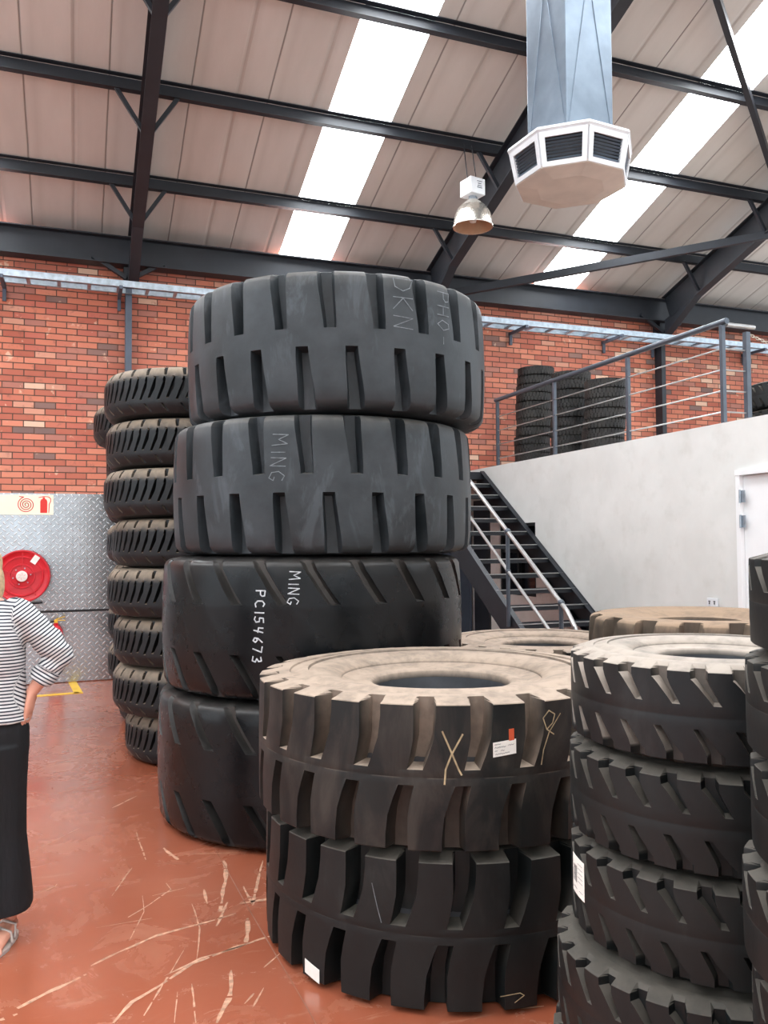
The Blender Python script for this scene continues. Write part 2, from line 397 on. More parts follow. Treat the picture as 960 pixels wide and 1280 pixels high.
# plastered wall carrying the mezzanine (window opening under the stairs and door opening)
bm = bmesh.new()
T = Matrix(((0, 0, 1, XM), (1, 0, 0, 0), (0, 1, 0, 0), (0, 0, 0, 1)))     # local x->Y, y->Z, z->X
def wallrect(y0, y1, z0, z1): box(bm, (XM+.075, (y0+y1)/2, (z0+z1)/2), (.15, y1-y0, z1-z0))
WY0, WY1, WZ0, WZ1 = 8.81, 9.72, .95, 1.86
DY0, DY1, DZ = 4.60, 5.48, 2.19
wallrect(WY1, YW, 0, ZM); wallrect(WY0, WY1, 0, WZ0); wallrect(WY0, WY1, WZ1, ZM)
wallrect(DY1, WY0, 0, ZM); wallrect(DY0, DY1+.001, DZ, ZM); wallrect(-3.5, DY0, 0, ZM)
bmesh.ops.remove_doubles(bm, verts=bm.verts[:], dist=1e-5)
tag(bm_obj('wall_right', bm, M['plaster']), kind='structure')
bm = bmesh.new(); box(bm, ((XM+.16+X1)/2, (YW-3.5)/2, ZM-.13), (X1-XM-.16, YW+3.5, .2)); tag(bm_obj('trim_1', bm, M['plaster_dk']), kind='structure')
# window under the stairs
bm = bmesh.new()
for y in (WY0+.02, WY1-.02, (WY0+WY1)/2): box(bm, (XM+.04, y, (WZ0+WZ1)/2), (.05, .04, WZ1-WZ0))
for z in (WZ0+.02, WZ1-.02, (WZ0+WZ1)/2+.1): box(bm, (XM+.04, (WY0+WY1)/2, z), (.05, WY1-WY0, .04))
wi = bm_obj('window_1', bm, M['black']); tag(wi, kind='structure')
bm = bmesh.new(); box(bm, (XM+.06, (WY0+WY1)/2, (WZ0+WZ1)/2), (.006, WY1-WY0-.04, WZ1-WZ0-.04)); bm_obj('pane', bm, M['glass_dk'], wi)
# door
bm = bmesh.new()
box(bm, (XM+.0, DY1+.0, DZ/2), (.06, .045, DZ+.045)); box(bm, (XM, DY0, DZ/2), (.06, .045, DZ+.04)); box(bm, (XM, (DY0+DY1)/2, DZ+.001), (.07, DY1-DY0+.05, .047))
dr = bm_obj('door_1', bm, M['door']); tag(dr, kind='structure')
bm = bmesh.new(); box(bm, (XM+.03, (DY0+DY1)/2, DZ/2), (.04, DY1-DY0-.05, DZ-.05), bev=.003); bm_obj('door_leaf', bm, M['door'], dr)
for z in (1.99, 1.78, .4):
    bm = bmesh.new(); tube(bm, [(XM-.035, DY1-.03, z-.055), (XM-.035, DY1-.03, z+.055)], .009); box(bm, (XM-.022, DY1-.05, z), (.006, .05, .1))
    bm_obj('hinge', bm, M['galv'], dr)
bm = bmesh.new(); tube(bm, [(XM+.01, DY0+.08, 1), (XM-.05, DY0+.08, 1), (XM-.05, DY0+.2, 1)], .01); bm_obj('door_handle', bm, M['galv'], dr)
# grey service door in the far corner and dark frame beside it
bm = bmesh.new(); box(bm, (4.86, YW-.025, 1.05), (.70, .05, 2.1))
for x in (4.52, 4.74, 5.0, 5.2): box(bm, (x, YW-.055, 1.05), (.03, .02, 2.1))
d2 = bm_obj('door_2', bm, M['steel_blue']); tag(d2, kind='structure')
bm = bmesh.new(); box(bm, (XM-.015, 10.2, 1.1), (.03, .44, 2.2)); tag(bm_obj('trim_2', bm, M['steel']), kind='structure')

# checker plate wall cladding
bm = bmesh.new(); box(bm, ((X0+4.3)/2, YW-.006, .42), (4.3-X0, .012, .82)); tag(bm_obj('baseboard_back', bm, M['plate']), kind='structure')
bm = bmesh.new(); box(bm, ((X0+4.3)/2, YW-.010, .845), (4.3-X0, .02, .022)); tag(bm_obj('trim_3', bm, M['black']), kind='structure')
bm = bmesh.new(); box(bm, ((X0+4.3)/2, YW-.006, 1.545), (4.3-X0, .012, 1.38)); tag(bm_obj('trim_4', bm, M['plate']), kind='structure')
# rear wall of the hall behind the viewer, with tall window openings and a loading door
bm = bmesh.new()
def rw(x0, x1, z0, z1): box(bm, ((x0+x1)/2, Y0-.15, (z0+z1)/2), (x1-x0, .3, z1-z0))
rw(X0, X1, 4.6, 10.7)
ops = [(-5.6, -3.6), (-2.6, -.6), (.4, 3.4), (4.6, 6.0), (7.4, 8.8)]
xs = X0
for a, b in ops:
    rw(xs, a, 0, 4.6)
    if b-a < 3: rw(a, b, 0, 1.0)
    xs = b
rw(xs, X1, 0, 4.6)
tag(bm_obj('wall_front', bm, M['plaster']), kind='structure')

# ceiling sheets with the translucent strips; the left pair is unseen, added for light
SKY = [(-5.0, -4.3), (-1.4, -.9), (2.49, 3.2), (6.33, 7.04)]
def roofstrip(bm, x0, x1, th=.05, lift=0):
    ya, yb = YW+.4, Y0-.4
    for k in range(1):
        v = [bm.verts.new((x, y, zroof(y)+lift+dz)) for dz in (0, th) for x, y in ((x0, ya), (x1, ya), (x1, yb), (x0, yb))]
        for f in ((0, 1, 2, 3), (7, 6, 5, 4), (0, 4, 5, 1), (1, 5, 6, 2), (2, 6, 7, 3), (3, 7, 4, 0)): bm.faces.new([v[i] for i in f])
bm = bmesh.new(); xs = X0-.3
for a, b in SKY: roofstrip(bm, xs, a); xs = b
roofstrip(bm, xs, X1+.3)
tag(bm_obj('ceiling', bm, M['roof']), kind='structure')
for i, (a, b) in enumerate(SKY):
    bm = bmesh.new(); roofstrip(bm, a, b, .02, .002); tag(bm_obj('window_%d' % (i+2), bm, M['skylight']), kind='structure')

# ------------------------------------------------------------------ steelwork
PUR = [9.55, 8.30, 7.06, 5.82, 4.58, 3.34, 2.1, .86]
plab = ['lowest of the dark steel purlins crossing the ceiling, nearest the brick wall', 'second dark steel purlin above the brick wall, with the bell lamp hung on it', 'third dark steel purlin above the brick wall, passing behind the air duct']
for i, y in enumerate(PUR):
    bm = bmesh.new(); z = zroof(y)-.075
    cchan(bm, (X0, y, z), (X1, y, z), .075, .15, .008)
    o = bm_obj('roof_purlin', bm, M['steel'])
    tag(o, plab[i] if i < 3 else 'steel purlin number %s up the roof slope, overhead' % ['four', 'five', 'six', 'seven', 'eight'][i-3], 'purlin', 'steel roof purlins')
# eaves beam
bm = bmesh.new(); ibeam(bm, (X0, YW-.16, 5.17), (X1, YW-.16, 5.17), .2, .34, .014)
tag(bm_obj('eaves_beam', bm, M['steel']), 'long dark steel eaves beam along the top of the brick wall', 'beam')
COL = [-3.35, .585, 4.56, 8.5]
rl = ['steel rafter left of the big tyre tower, running up from the left wall column', 'steel rafter passing behind the hanging air duct', 'steel rafter on the right above the mezzanine balustrade']
cl = ['blue-grey steel column on the brick wall above the small tyre stacks', 'steel column on the brick wall hidden behind the tallest tyre tower', 'dark steel column on the brick wall above the mezzanine']
for i, xc in enumerate(COL):
    x = xc+.05 if i == 1 else xc
    t = thing('steel_rafter', 'steel rafter outside the picture at the far left' if i == 0 else rl[i-1], 'rafter', (x, YW-.2, ZE-.45), 0, 'steel roof rafters')
    off = Vector((x, YW-.2, ZE-.45))
    bm = bmesh.new(); a = Vector((x, YW-.29, zroof(YW-.29)-.36)); b = Vector((x, Y0+.2, zroof(Y0+.2)-.36)); ibeam(bm, a-off, b-off, .13, .40, .014)
    hy = YW-.29; vs = [bm.verts.new(Vector(p)-off) for dx in (-.06, .06) for p in ((x+dx, hy, zroof(hy)-.53), (x+dx, hy-.75, zroof(hy-.75)-.55), (x+dx, hy, 4.78))]
    for f in ((0, 1, 2), (5, 4, 3), (0, 3, 4, 1), (1, 4, 5, 2), (2, 5, 3, 0)): bm.faces.new([vs[j] for j in f])
    bm_obj('beam', bm, M['steel'], t)
    for y in PUR[:4]:
        for s in (-1, 1):
            bm = bmesh.new(); bar(bm, Vector((x+s*.04, y, zroof(y)-.53))-off, Vector((x+s*.30, y, zroof(y)-.13))-off, .04, .04); bm_obj('knee_brace', bm, M['steel'], t)
    x = xc
    c = thing('steel_column', 'steel column outside the picture at the far left' if i == 0 else cl[i-1], 'column', (x, YW-.09, 0), 0, 'steel wall columns')
    bm = bmesh.new(); z0 = ZM-.02 if x > XM else 0; box(bm, (0, 0, (4.75+z0)/2), (.075, .16, 4.75-z0)); bm_obj('shaft', bm, M['steel_blue'] if x < 5 else M['steel'], c)
    bm = bmesh.new(); box(bm, (0, -.0, 4.86), (.12, .17, .26)); bm_obj('cap', bm, M['steel'], c)
    for s in (-1, 1):
        bm = bmesh.new(); bar(bm, (s*.03, -.1, 4.85), (s*.42, -.1, 5.08), .05, .05); bm_obj('knee_brace', bm, M['steel'], c)
bm = bmesh.new()
bar(bm, (4.62, YW-.28, 5.0), (8.9, 8.10, 5.70), .07, .1)
tag(bm_obj('roof_brace', bm, M['steel']), 'long slim brace crossing under the right skylight up to the rafter above the mezzanine', 'brace')
bm = bmesh.new(); bar(bm, (5.0, 5.6, zroof(5.6)-.18), (8.45, 8.05, zroof(8.05)-.18), .06, .09)
tag(bm_obj('roof_brace', bm, M['steel']), 'diagonal roof brace in the upper right corner crossing the skylight', 'brace')

# cable tray
t = thing('cable_tray', 'long galvanised ladder cable tray running along the brick wall', 'cable tray', (0, 10.25, 4.70))
TX0, TX1 = X0, X1
for y in (-.13, .13):
    bm = bmesh.new(); cchan(bm, (TX0, y, 0), (TX1, y, 0), .03, .075, .004, side=1 if y > 0 else -1); bm_obj('side_rail', bm, M['galv'], t)
rbm = bmesh.new()
x = TX0+.2; cnt = 0
while x < TX1:
    cnt += 1
    if -1.2 < x < 11.6:
        bm = bmesh.new(); box(bm, (x, 0, -.022), (.04, .26, .025)); bm_obj('rung', bm, M['galv'], t)
    else: box(rbm, (x, 0, -.022), (.04, .26, .025))
    x += .33
tag(bm_obj('rung_run', rbm, M['galv'], t), kind='stuff')
for x in (-2.7, -.8, .48, 2.3, 4.4, 5.9, 7.5, 8.4, 10.2):
    bm = bmesh.new(); box(bm, (x, .05, -.06), (.04, .5, .04)); box(bm, (x, .27, -.13), (.04, .03, .18)); bm_obj('bracket', bm, M['steel_blue'], t)

# ------------------------------------------------------------------ stair
# pitch line of the stringer top edges: z = .864 + .68*(Y-7.58)
def zs(y): return .864+.68*(y-7.58)
XL = 4.22
st = thing('steel_staircase', 'dark open steel staircase climbing along the white wall to the mezzanine', 'staircase', (XL+.5, 6.4, 0)); so = Vector((XL+.5, 6.4, 0))
def stringer(x):
    bm = bmesh.new(); y0 = 6.31; y1 = 10.12
    T = Matrix(((0, 0, 1, x-.006), (1, 0, 0, 0), (0, 1, 0, 0), (0, 0, 0, 1)))
    poly = [(y0, .0), (y0+.43, .0), (y1+.22, zs(y1)-.24), (y1+.22, zs(y1)), (y1, zs(y1)), (y0, zs(y0)+.01)]
    prism(bm, poly, Matrix.Translation(-so) @ T, .012)
    sx = 1 if x < 4.7 else -1
    # flanges
    d = Vector((0, 1, .68)).normalized()
    a = Vector((x+sx*.03, y0+.02, zs(y0)-.0)); b = Vector((x+sx*.03, y1, zs(y1)))
    bar(bm, a-so, b-so, .06, .012); a2 = Vector((x+sx*.03, y0+.43, .01)); b2 = Vector((x+sx*.03, y1+.2, zs(y1)-.25)); bar(bm, a2-so, b2-so, .06, .012)
    bm_obj('stringer', bm, M['steel'], st)
stringer(XL); stringer(XM-.012)
for i in range(16):
    z = 2.396-.162*i
    if z < .06: break
    y = 9.868-.2385*i
    bm = bmesh.new(); w_ = XM-XL-.03; cx = (XL+XM)/2
    box(bm, Vector((cx, y+.12, z-.012))-so, (w_, .25, .012)); box(bm, Vector((cx, y-.004, z-.02))-so, (w_, .008, .05)); box(bm, Vector((cx, y+.24, z-.02))-so, (w_, .008, .04))
    for j in range(14): box(bm, Vector((XL+.08+j*(w_-.1)/13, y+.02, z-.003))-so, (.03, .03, .008))
    tr = bm_obj('tread', bm, M['steel'], st)
    bm = bmesh.new(); box(bm, Vector((cx, y-.002, z+.003))-so, (w_, .045, .008)); bm_obj('nosing', bm, M['rod'], tr)
# landing plate
bm = bmesh.new(); box(bm, Vector(((XL+XM)/2, 10.33, 2.53))-so, (XM-XL, .44, .1)); bm_obj('landing', bm, M['steel'], st)
# handrail on the open side
def onrail(y, h): return Vector((XL, y, zs(y)+h))-so
for y in (9.9, 8.75, 7.59, 6.6):
    bm = bmesh.new(); b = Vector((XL-.03, y, zs(y)-.12))-so; tube(bm, [b, onrail(y, .84)+Vector((-.03, 0, 0))], .021, 10); bm_obj('post', bm, M['rail_steel'], st)
for h, rr in ((.86, .022), (.45, .017)):
    bm = bmesh.new(); p = [onrail(10.1, h), onrail(6.5, h)]
    if h > .8: p += [onrail(6.38, h-.05), onrail(6.3, h-.2), onrail(6.33, h-.38)]
    p = [q+Vector((-.03, 0, 0)) for q in p]
    tube(bm, p, rr, 12); bm_obj('handrail' if h > .8 else 'mid_rail', bm, M['rod'], st)
for y in (9.9, 8.75, 7.59, 6.6):
    for h in (.86, .45):
        bm = bmesh.new(); c = onrail(y, h)+Vector((-.03, 0, 0)); bmesh.ops.create_uvsphere(bm, u_segments=12, v_segments=8, radius=.034 if h > .8 else .028, matrix=Matrix.Translation(c)); bm_obj('rail_joint', bm, M['rail_steel'], st, smooth=60)

# mezzanine balustrade
bl = thing('mezzanine_balustrade', 'dark tubular steel balustrade along the edge of the mezzanine', 'balustrade', (XM+.03, 7.8, ZM)); bo = Vector((XM+.03, 7.8, ZM))
XB = XM+.03
for y in (9.79, 8.385, 7.0, 5.68):
    bm = bmesh.new(); box(bm, Vector((XB, y, ZM+.42))-bo, (.036, .036, .88)); bm_obj('post', bm, M['rail_steel'], bl)
bm = bmesh.new(); box(bm, Vector((XB+.27, 5.68, ZM+.40))-bo, (.045, .045, .84)); bm_obj('post', bm, M['rail_steel'], bl)
for k in range(4):
    z = ZM+.10+.185*k
    bm = bmesh.new(); tube(bm, [Vector((XB, 9.79, z))-bo, Vector((XB, 5.68, z))-bo], .007, 8); bm_obj('rod', bm, M['rod'], bl)
    bm = bmesh.new(); tube(bm, [Vector((XB, 5.68, z))-bo, Vector((XB+.27, 5.68, z))-bo], .007, 8); bm_obj('rod', bm, M['rod'], bl)
bm = bmesh.new(); tube(bm, [Vector((XB, 9.84, ZM+.885))-bo, Vector((XB, 5.62, ZM+.885))-bo], .027, 14); bm_obj('handrail', bm, M['rail_steel'], bl, smooth=50)
bm = bmesh.new(); tube(bm, [Vector((XB+.05, 5.68, ZM+.87))-bo, Vector((XB+.36, 5.68, ZM+.87))-bo], .02, 12); bm_obj('handrail', bm, M['rod'], bl, smooth=50)
# chain from balustrade to the right
bm = bmesh.new()
for i in range(44):
    x = XB+.30+i*.028+.012; sag = .10*((i-22)/22)**2-.10
    T = axisT((x, 5.68, ZM+.80+sag), (0, 1, 0) if i % 2 else (0, 0, 1))
    lathe(bm, [(.012+.004*math.cos(a), .004*math.sin(a)) for a in [k*PI/3 for k in range(6)]], 10, T @ Matrix.Diagonal((1.35, 1, 1, 1)), closed=True)
tag(bm_obj('safety_chain', bm, M['rope'], smooth=60), 'pale safety chain hung from the balustrade end post at the right edge', 'chain')

# wall socket
t = thing('wall_socket', 'white double power socket on the white wall beside the door', 'socket', (XM-.003, 5.82, 1.045))
bm = bmesh.new(); box(bm, (-.008, 0, .035), (.016, .13, .075), bev=.004); bm_obj('face_plate', bm, M['white_metal'], t)
for s in (-.03, .03):
    bm = bmesh.new()
    box(bm, (-.018, s, .045), (.004, .02, .008)); box(bm, (-.018, s, .028), (.004, .008, .018)); bm_obj('socket_outlet', bm, M['black'], t)

# ------------------------------------------------------------------ fire equipment
t = thing('fire_hose_reel', 'large red fire hose reel mounted on the checker plate wall', 'hose reel', (-.575, YW-.02, 1.27))
FT = axisT((0, 0, 0), (0, -1, 0))
bm = bmesh.new()
lathe(bm, [(0, .20), (.05, .205), (.07, .195), (.075, .185), (.12, .18), (.125, .19), (.14, .19), (.145, .18), (.21, .185), (.215, .195), (.228, .195), (.235, .185), (.275, .19), (.285, .20), (.298, .20), (.303, .19), (.30, .17), (.27, .165), (0, .16)], 56, FT)
dsk = bm_obj('front_disc', bm, M['red'], t, smooth=40)
for k in range(5):
    a = .3+k*2*PI/5; bm = bmesh.new(); d = Vector((math.cos(a), 0, math.sin(a))); bar(bm, d*.08+Vector((0, -.188, 0)), d*.27+Vector((0, -.193, 0)), .012, .012); bm_obj('rib', bm, M['red'], dsk)
for k in range(6):
    a = .2+k*PI/3; bm = bmesh.new(); lathe(bm, [(0, .202), (.007, .2), (.008, .18)], 8, Matrix.Translation((.095*math.cos(a), 0, .095*math.sin(a))) @ FT); bm_obj('bolt', bm, M['galv'], dsk)
bm = bmesh.new(); lathe(bm, [(0, .209), (.058, .207), (.062, .20)], 32, FT); hb = bm_obj('hub_label', bm, M['label'], t)
bm = bmesh.new()
for a0 in range(6): 
    a = a0*1.05; bar(bm, (.015*math.cos(a), -.2095, .015*math.sin(a)), (.045*math.cos(a+.5), -.2095, .045*math.sin(a+.5)), .006, .002)
bm_obj('print', bm, M['sign_red'], hb)
bm = bmesh.new(); box(bm, (.14, -.197, .19), (.065, .004, .10), Matrix.Rotation(.6, 3, 'Y')); bm_obj('instruction_label', bm, M['label'], t)
bm = bmesh.new(); lathe(bm, [(0, .03), (.29, .03), (.303, .035), (.303, .045), (.285, .05), (.10, .055), (.10, .165)], 56, FT); bm_obj('back_disc', bm, M['red2'], t, smooth=40)
bm = bmesh.new()
for k in range(5): lathe(bm, [(.20+.013*math.cos(a), .065+k*.024+.012*math.sin(a)) for a in [j*PI/4 for j in range(8)]], 44, FT, closed=True)
bm_obj('hose', bm, M['black'], t, smooth=60)
bm = bmesh.new(); box(bm, (0, .0, -.02), (.07, .02, .5)); box(bm, (0, -.06, -.345), (.07, .14, .02)); bar(bm, (-.03, -.12, -.33), (.22, -.12, -.31), .03, .02); tube(bm, [(0, -.1, -.34), (0, -.1, -.42)], .018); tube(bm, [(0, 0, 0), (0, -.16, 0)], .03); bm_obj('bracket', bm, M['black'], t)

t = thing('fire_extinguisher', 'red fire extinguisher on the lower wall, mostly hidden behind the person', 'fire extinguisher', (-.21, YW-.12, .19))
bm = bmesh.new(); lathe(bm, [(0, 0), (.07, 0), (.078, .015), (.08, .05), (.08, .40), (.07, .45), (.045, .485), (.025, .5), (.025, .53), (0, .53)], 28); bm_obj('cylinder', bm, M['red'], t, smooth=45)
bm = bmesh.new(); lathe(bm, [(.0812, .16), (.0812, .36)], 28, a0=-2.4, a1=-.7); bm_obj('label_wrap', bm, M['label'], t, smooth=45)
bm = bmesh.new(); box(bm, (0, 0, .545), (.04, .04, .04)); bar(bm, (0, 0, .57), (.1, -.02, .60), .02, .008); bar(bm, (0, 0, .56), (.1, -.02, .555), .02, .008); bm_obj('valve', bm, M['yellow'], t)
bm = bmesh.new(); tube(bm, [(-.02, 0, .545), (-.07, -.02, .54), (-.1, -.02, .46), (-.1, -.02, .2)], .01); bm_obj('hose', bm, M['black'], t, smooth=60)
bm = bmesh.new(); box(bm, (0, .095, .3), (.06, .02, .3)); tube(bm, [(.085*math.cos(a), .085*math.sin(a), .3) for a in [j*PI/8 for j in range(17)]], .004, 6); bm_obj('wall_bracket', bm, M['galv'], t)

t = thing('fire_equipment_sign', 'cream sign with red hose coil and extinguisher symbols above the hose reel', 'sign', (-.62, YW-.018, 1.99))
bm = bmesh.new(); box(bm, (0, -.004, .11), (.74, .008, .235)); bm_obj('panel', bm, M['cream'], t)
bm = bmesh.new()
def flat_stroke(bm, pts, wd, y, T2=None):
    for a, b in zip(pts, pts[1:]): bar(bm, (a[0], y, a[1]), (b[0], y, b[1]), .003, wd, upv=(0, 1, 0)) if False else seg2(bm, a, b, wd, y)
def seg2(bm, a, b, wd, y):
    a = Vector(a); b = Vector(b); d = (b-a).normalized(); n = Vector((-d.y, d.x))*wd/2; a2 = a-d*wd*.2; b2 = b+d*wd*.2
    bm.faces.new([bm.verts.new((p.x, y, p.y)) for p in (a2+n, b2+n, b2-n, a2-n)])
sp = [((.093-.084*i/90)*math.cos(PI/2+.3+i*2*PI*3.4/90), .11+(.093-.084*i/90)*math.sin(PI/2+.3+i*2*PI*3.4/90)) for i in range(91)]
sp = [(x+.075, z) for x, z in sp]
flat_stroke(bm, [(.0, .205)]+sp, .0095, -.0095)
bm_obj('hose_symbol', bm, M['sign_red'], t)
bm = bmesh.new(); cx = .285
pl = [(-.038, .015), (.038, .015), (.038, .15), (.03, .172), (.012, .182), (.012, .2), (-.012, .2), (-.012, .182), (-.03, .172), (-.038, .15)]
T2 = Matrix(((1, 0, 0, cx-.02), (0, 0, 1, -.0095), (0, 1, 0, 0), (0, 0, 0, 1))); prism(bm, pl, T2, .001)
flat_stroke(bm, [(cx-.075, .195), (cx-.02, .208), (cx+.03, .205), (cx+.055, .185), (cx+.055, .15), (cx+.04, .12), (cx+.035, .02)], .009, -.0095)
bm_obj('extinguisher_symbol', bm, M['sign_red'], t)
# a third symbol lies outside the frame on the left
# ------------------------------------------------------------------ lamp
t = thing('pendant_lamp', 'silver bell-shaped high bay lamp hung from the purlin beside the air duct', 'lamp', (4.13, 8.18, 5.13))
bm = bmesh.new(); prof = [(.055, .30), (.07, .285), (.115, .255), (.16, .205), (.19, .145), (.208, .07), (.215, .0)]
lathe(bm, prof+[(.222, 0), (.224, .008)]+[(r+.006, z+.004) for r, z in prof[::-1]], 40); bm_obj('shade', bm, M['aluminium'], t, smooth=50)
bm = bmesh.new(); lathe(bm, [(.053, .296), (.068, .281), (.113, .251), (.158, .201), (.188, .141), (.206, .066), (.212, .002)], 40); bm_obj('reflector', bm, M['glow_in'], t, smooth=50)
bm = bmesh.new(); lathe(bm, [(0, .05), (.035, .06), (.05, .11), (.035, .17), (.02, .22), (.02, .28)], 20); bm_obj('bulb', bm, M['label'], t, smooth=60)
bm = bmesh.new(); box(bm, (0, 0, .44), (.2, .2, .18), Matrix.Rotation(.2, 3, 'Z'), bev=.006); bx_ = bm_obj('ballast_box', bm, M['white_metal'], t)
bm = bmesh.new()
R2 = Matrix.Rotation(.2, 3, 'Z')
for z, w_ in ((.49, .07), (.465, .05), (.44, .06), (.42, .07)): box(bm, R2 @ Vector((.02, -.102, z)), (w_, .002, .006), R2)
bm_obj('print', bm, M['ink'], bx_)
bm = bmesh.new(); lathe(bm, [(.05, .285), (.05, .3), (.035, .31), (.035, .35)], 20); box(bm, (-.03, 0, .325), (.02, .03, .07)); box(bm, (.045, 0, .325), (.012, .03, .07)); bm_obj('neck', bm, M['galv'], t)
for x in (-.06, .05):
    bm = bmesh.new(); tube(bm, [(x, 0, .52), (x*.9, .1, .98)], .006, 6); bm_obj('hanger', bm, M['steel'], t)

# ------------------------------------------------------------------ air duct and diffuser
DX, DY, DR = 3.40, 5.14, 0
dcen = Vector((DX, DY, 4.22)); view = math.atan2(-DY, -DX)           # direction towards the hall entrance
t = thing('air_duct', 'square metal air duct hanging from the roof with an octagonal louvred diffuser', 'air duct', dcen)
rot = Matrix.Rotation(math.radians(-121)-PI/4+math.radians(-6), 3, 'Z'); s_ = .435
bm = bmesh.new(); ztop = zroof(DY)+.1-4.22
box(bm, (0, 0, (.27+ztop)/2), (s_, s_, ztop-.27), rot, bev=.004)
du = bm_obj('duct_shaft', bm, M['duct_grey'], t)
# pressed cross-break diamonds on each face
for k in range(4):
    Rk = Matrix.Rotation(k*PI/2, 3, 'Z'); bm = bmesh.new()
    for z0 in (.3, 1.7):
        for sx in (-1, 1):
            a = rot @ Rk @ Vector((sx*s_*.48, -s_/2-.002, z0)); b = rot @ Rk @ Vector((0, -s_/2-.004, z0+1.2)); bar(bm, a, b, .004, .004)
    bm_obj('stiffening_crease', bm, M['duct_grey'], du)
def octp(r, z, a0): return [Vector((r*math.cos(a0+k*PI/4), r*math.sin(a0+k*PI/4), z)) for k in range(8)]
oa = math.radians(-121)+math.radians(14)
bm = bmesh.new()
rings = [octp(.25, .32, oa), octp(.46, .285, oa), octp(.468, .265, oa), octp(.45, .25, oa), octp(.42, .25, oa)]
V = [[bm.verts.new(p) for p in r] for r in rings]
for a, b in zip(V, V[1:]):
    for j in range(8): bm.faces.new((a[j], a[(j+1) % 8], b[(j+1) % 8], b[j]))
bm_obj('rim', bm, M['white_metal'], t)
top, bot = octp(.44, .25, oa), octp(.395, .02, oa)
for k in range(8):
    a, b, c, d = top[k], top[(k+1) % 8], bot[(k+1) % 8], bot[k]
    P = lambda u, v: a.lerp(b, u).lerp(d.lerp(c, u), v)
    nrm = (b-a).cross(d-a).normalized(); nrm = nrm if nrm.dot(a) > 0 else -nrm
    bm = bmesh.new()
    def slab(u0, u1, v0, v1, th=.018):
        q = [P(u0, v0), P(u1, v0), P(u1, v1), P(u0, v1)]
        vs = [bm.verts.new(p+nrm*o) for o in (0, th) for p in q]
        for f in ((3, 2, 1, 0), (4, 5, 6, 7), (0, 1, 5, 4), (1, 2, 6, 5), (2, 3, 7, 6), (3, 0, 4, 7)): bm.faces.new([vs[j] for j in f])
    slab(0, 1, 0, .16); slab(0, 1, .86, 1); slab(0, .11, .16, .86); slab(.89, 1, .16, .86)
    fr = bm_obj('grille_frame', bm, M['white_metal'], t)
    bm = bmesh.new()
    for j in range(7):
        v = .2+.62*j/6.5
        q = [P(.11, v), P(.89, v), P(.89, v+.035), P(.11, v+.035)]
        vs = [bm.verts.new(q[0]+nrm*.008), bm.verts.new(q[1]+nrm*.008), bm.verts.new(q[2]-nrm*.004), bm.verts.new(q[3]-nrm*.004)]; bm.faces.new(vs)
        vs = [bm.verts.new(v_.co+Vector((0, 0, -.003))) for v_ in vs]; bm.faces.new(vs[::-1])
    bm_obj('louvre', bm, M['duct_grey'], fr)
    bm = bmesh.new(); vs = [bm.verts.new(p-nrm*.03) for p in (P(.05, .1), P(.95, .1), P(.95, .9), P(.05, .9))]; bm.faces.new(vs); bm_obj('dark_backing', bm, M['black'], fr)  # black sheet behind the louvres stands in for the dark inside
bm = bmesh.new()
V = [[bm.verts.new(p) for p in octp(.41, .03, oa)], [bm.verts.new(p) for p in octp(.405, .012, oa)], [bm.verts.new(p) for p in octp(.25, -.015, oa)]]
for a, b in zip(V, V[1:]):
    for j in range(8): bm.faces.new((a[j], a[(j+1) % 8], b[(j+1) % 8], b[j]))
bm.faces.new(V[2]); bm.faces.new(V[0][::-1])
bm_obj('bottom_panel', bm, simple('dusty_cream_panel', (206, 196, 184), .6, 0, .08, 4), t)

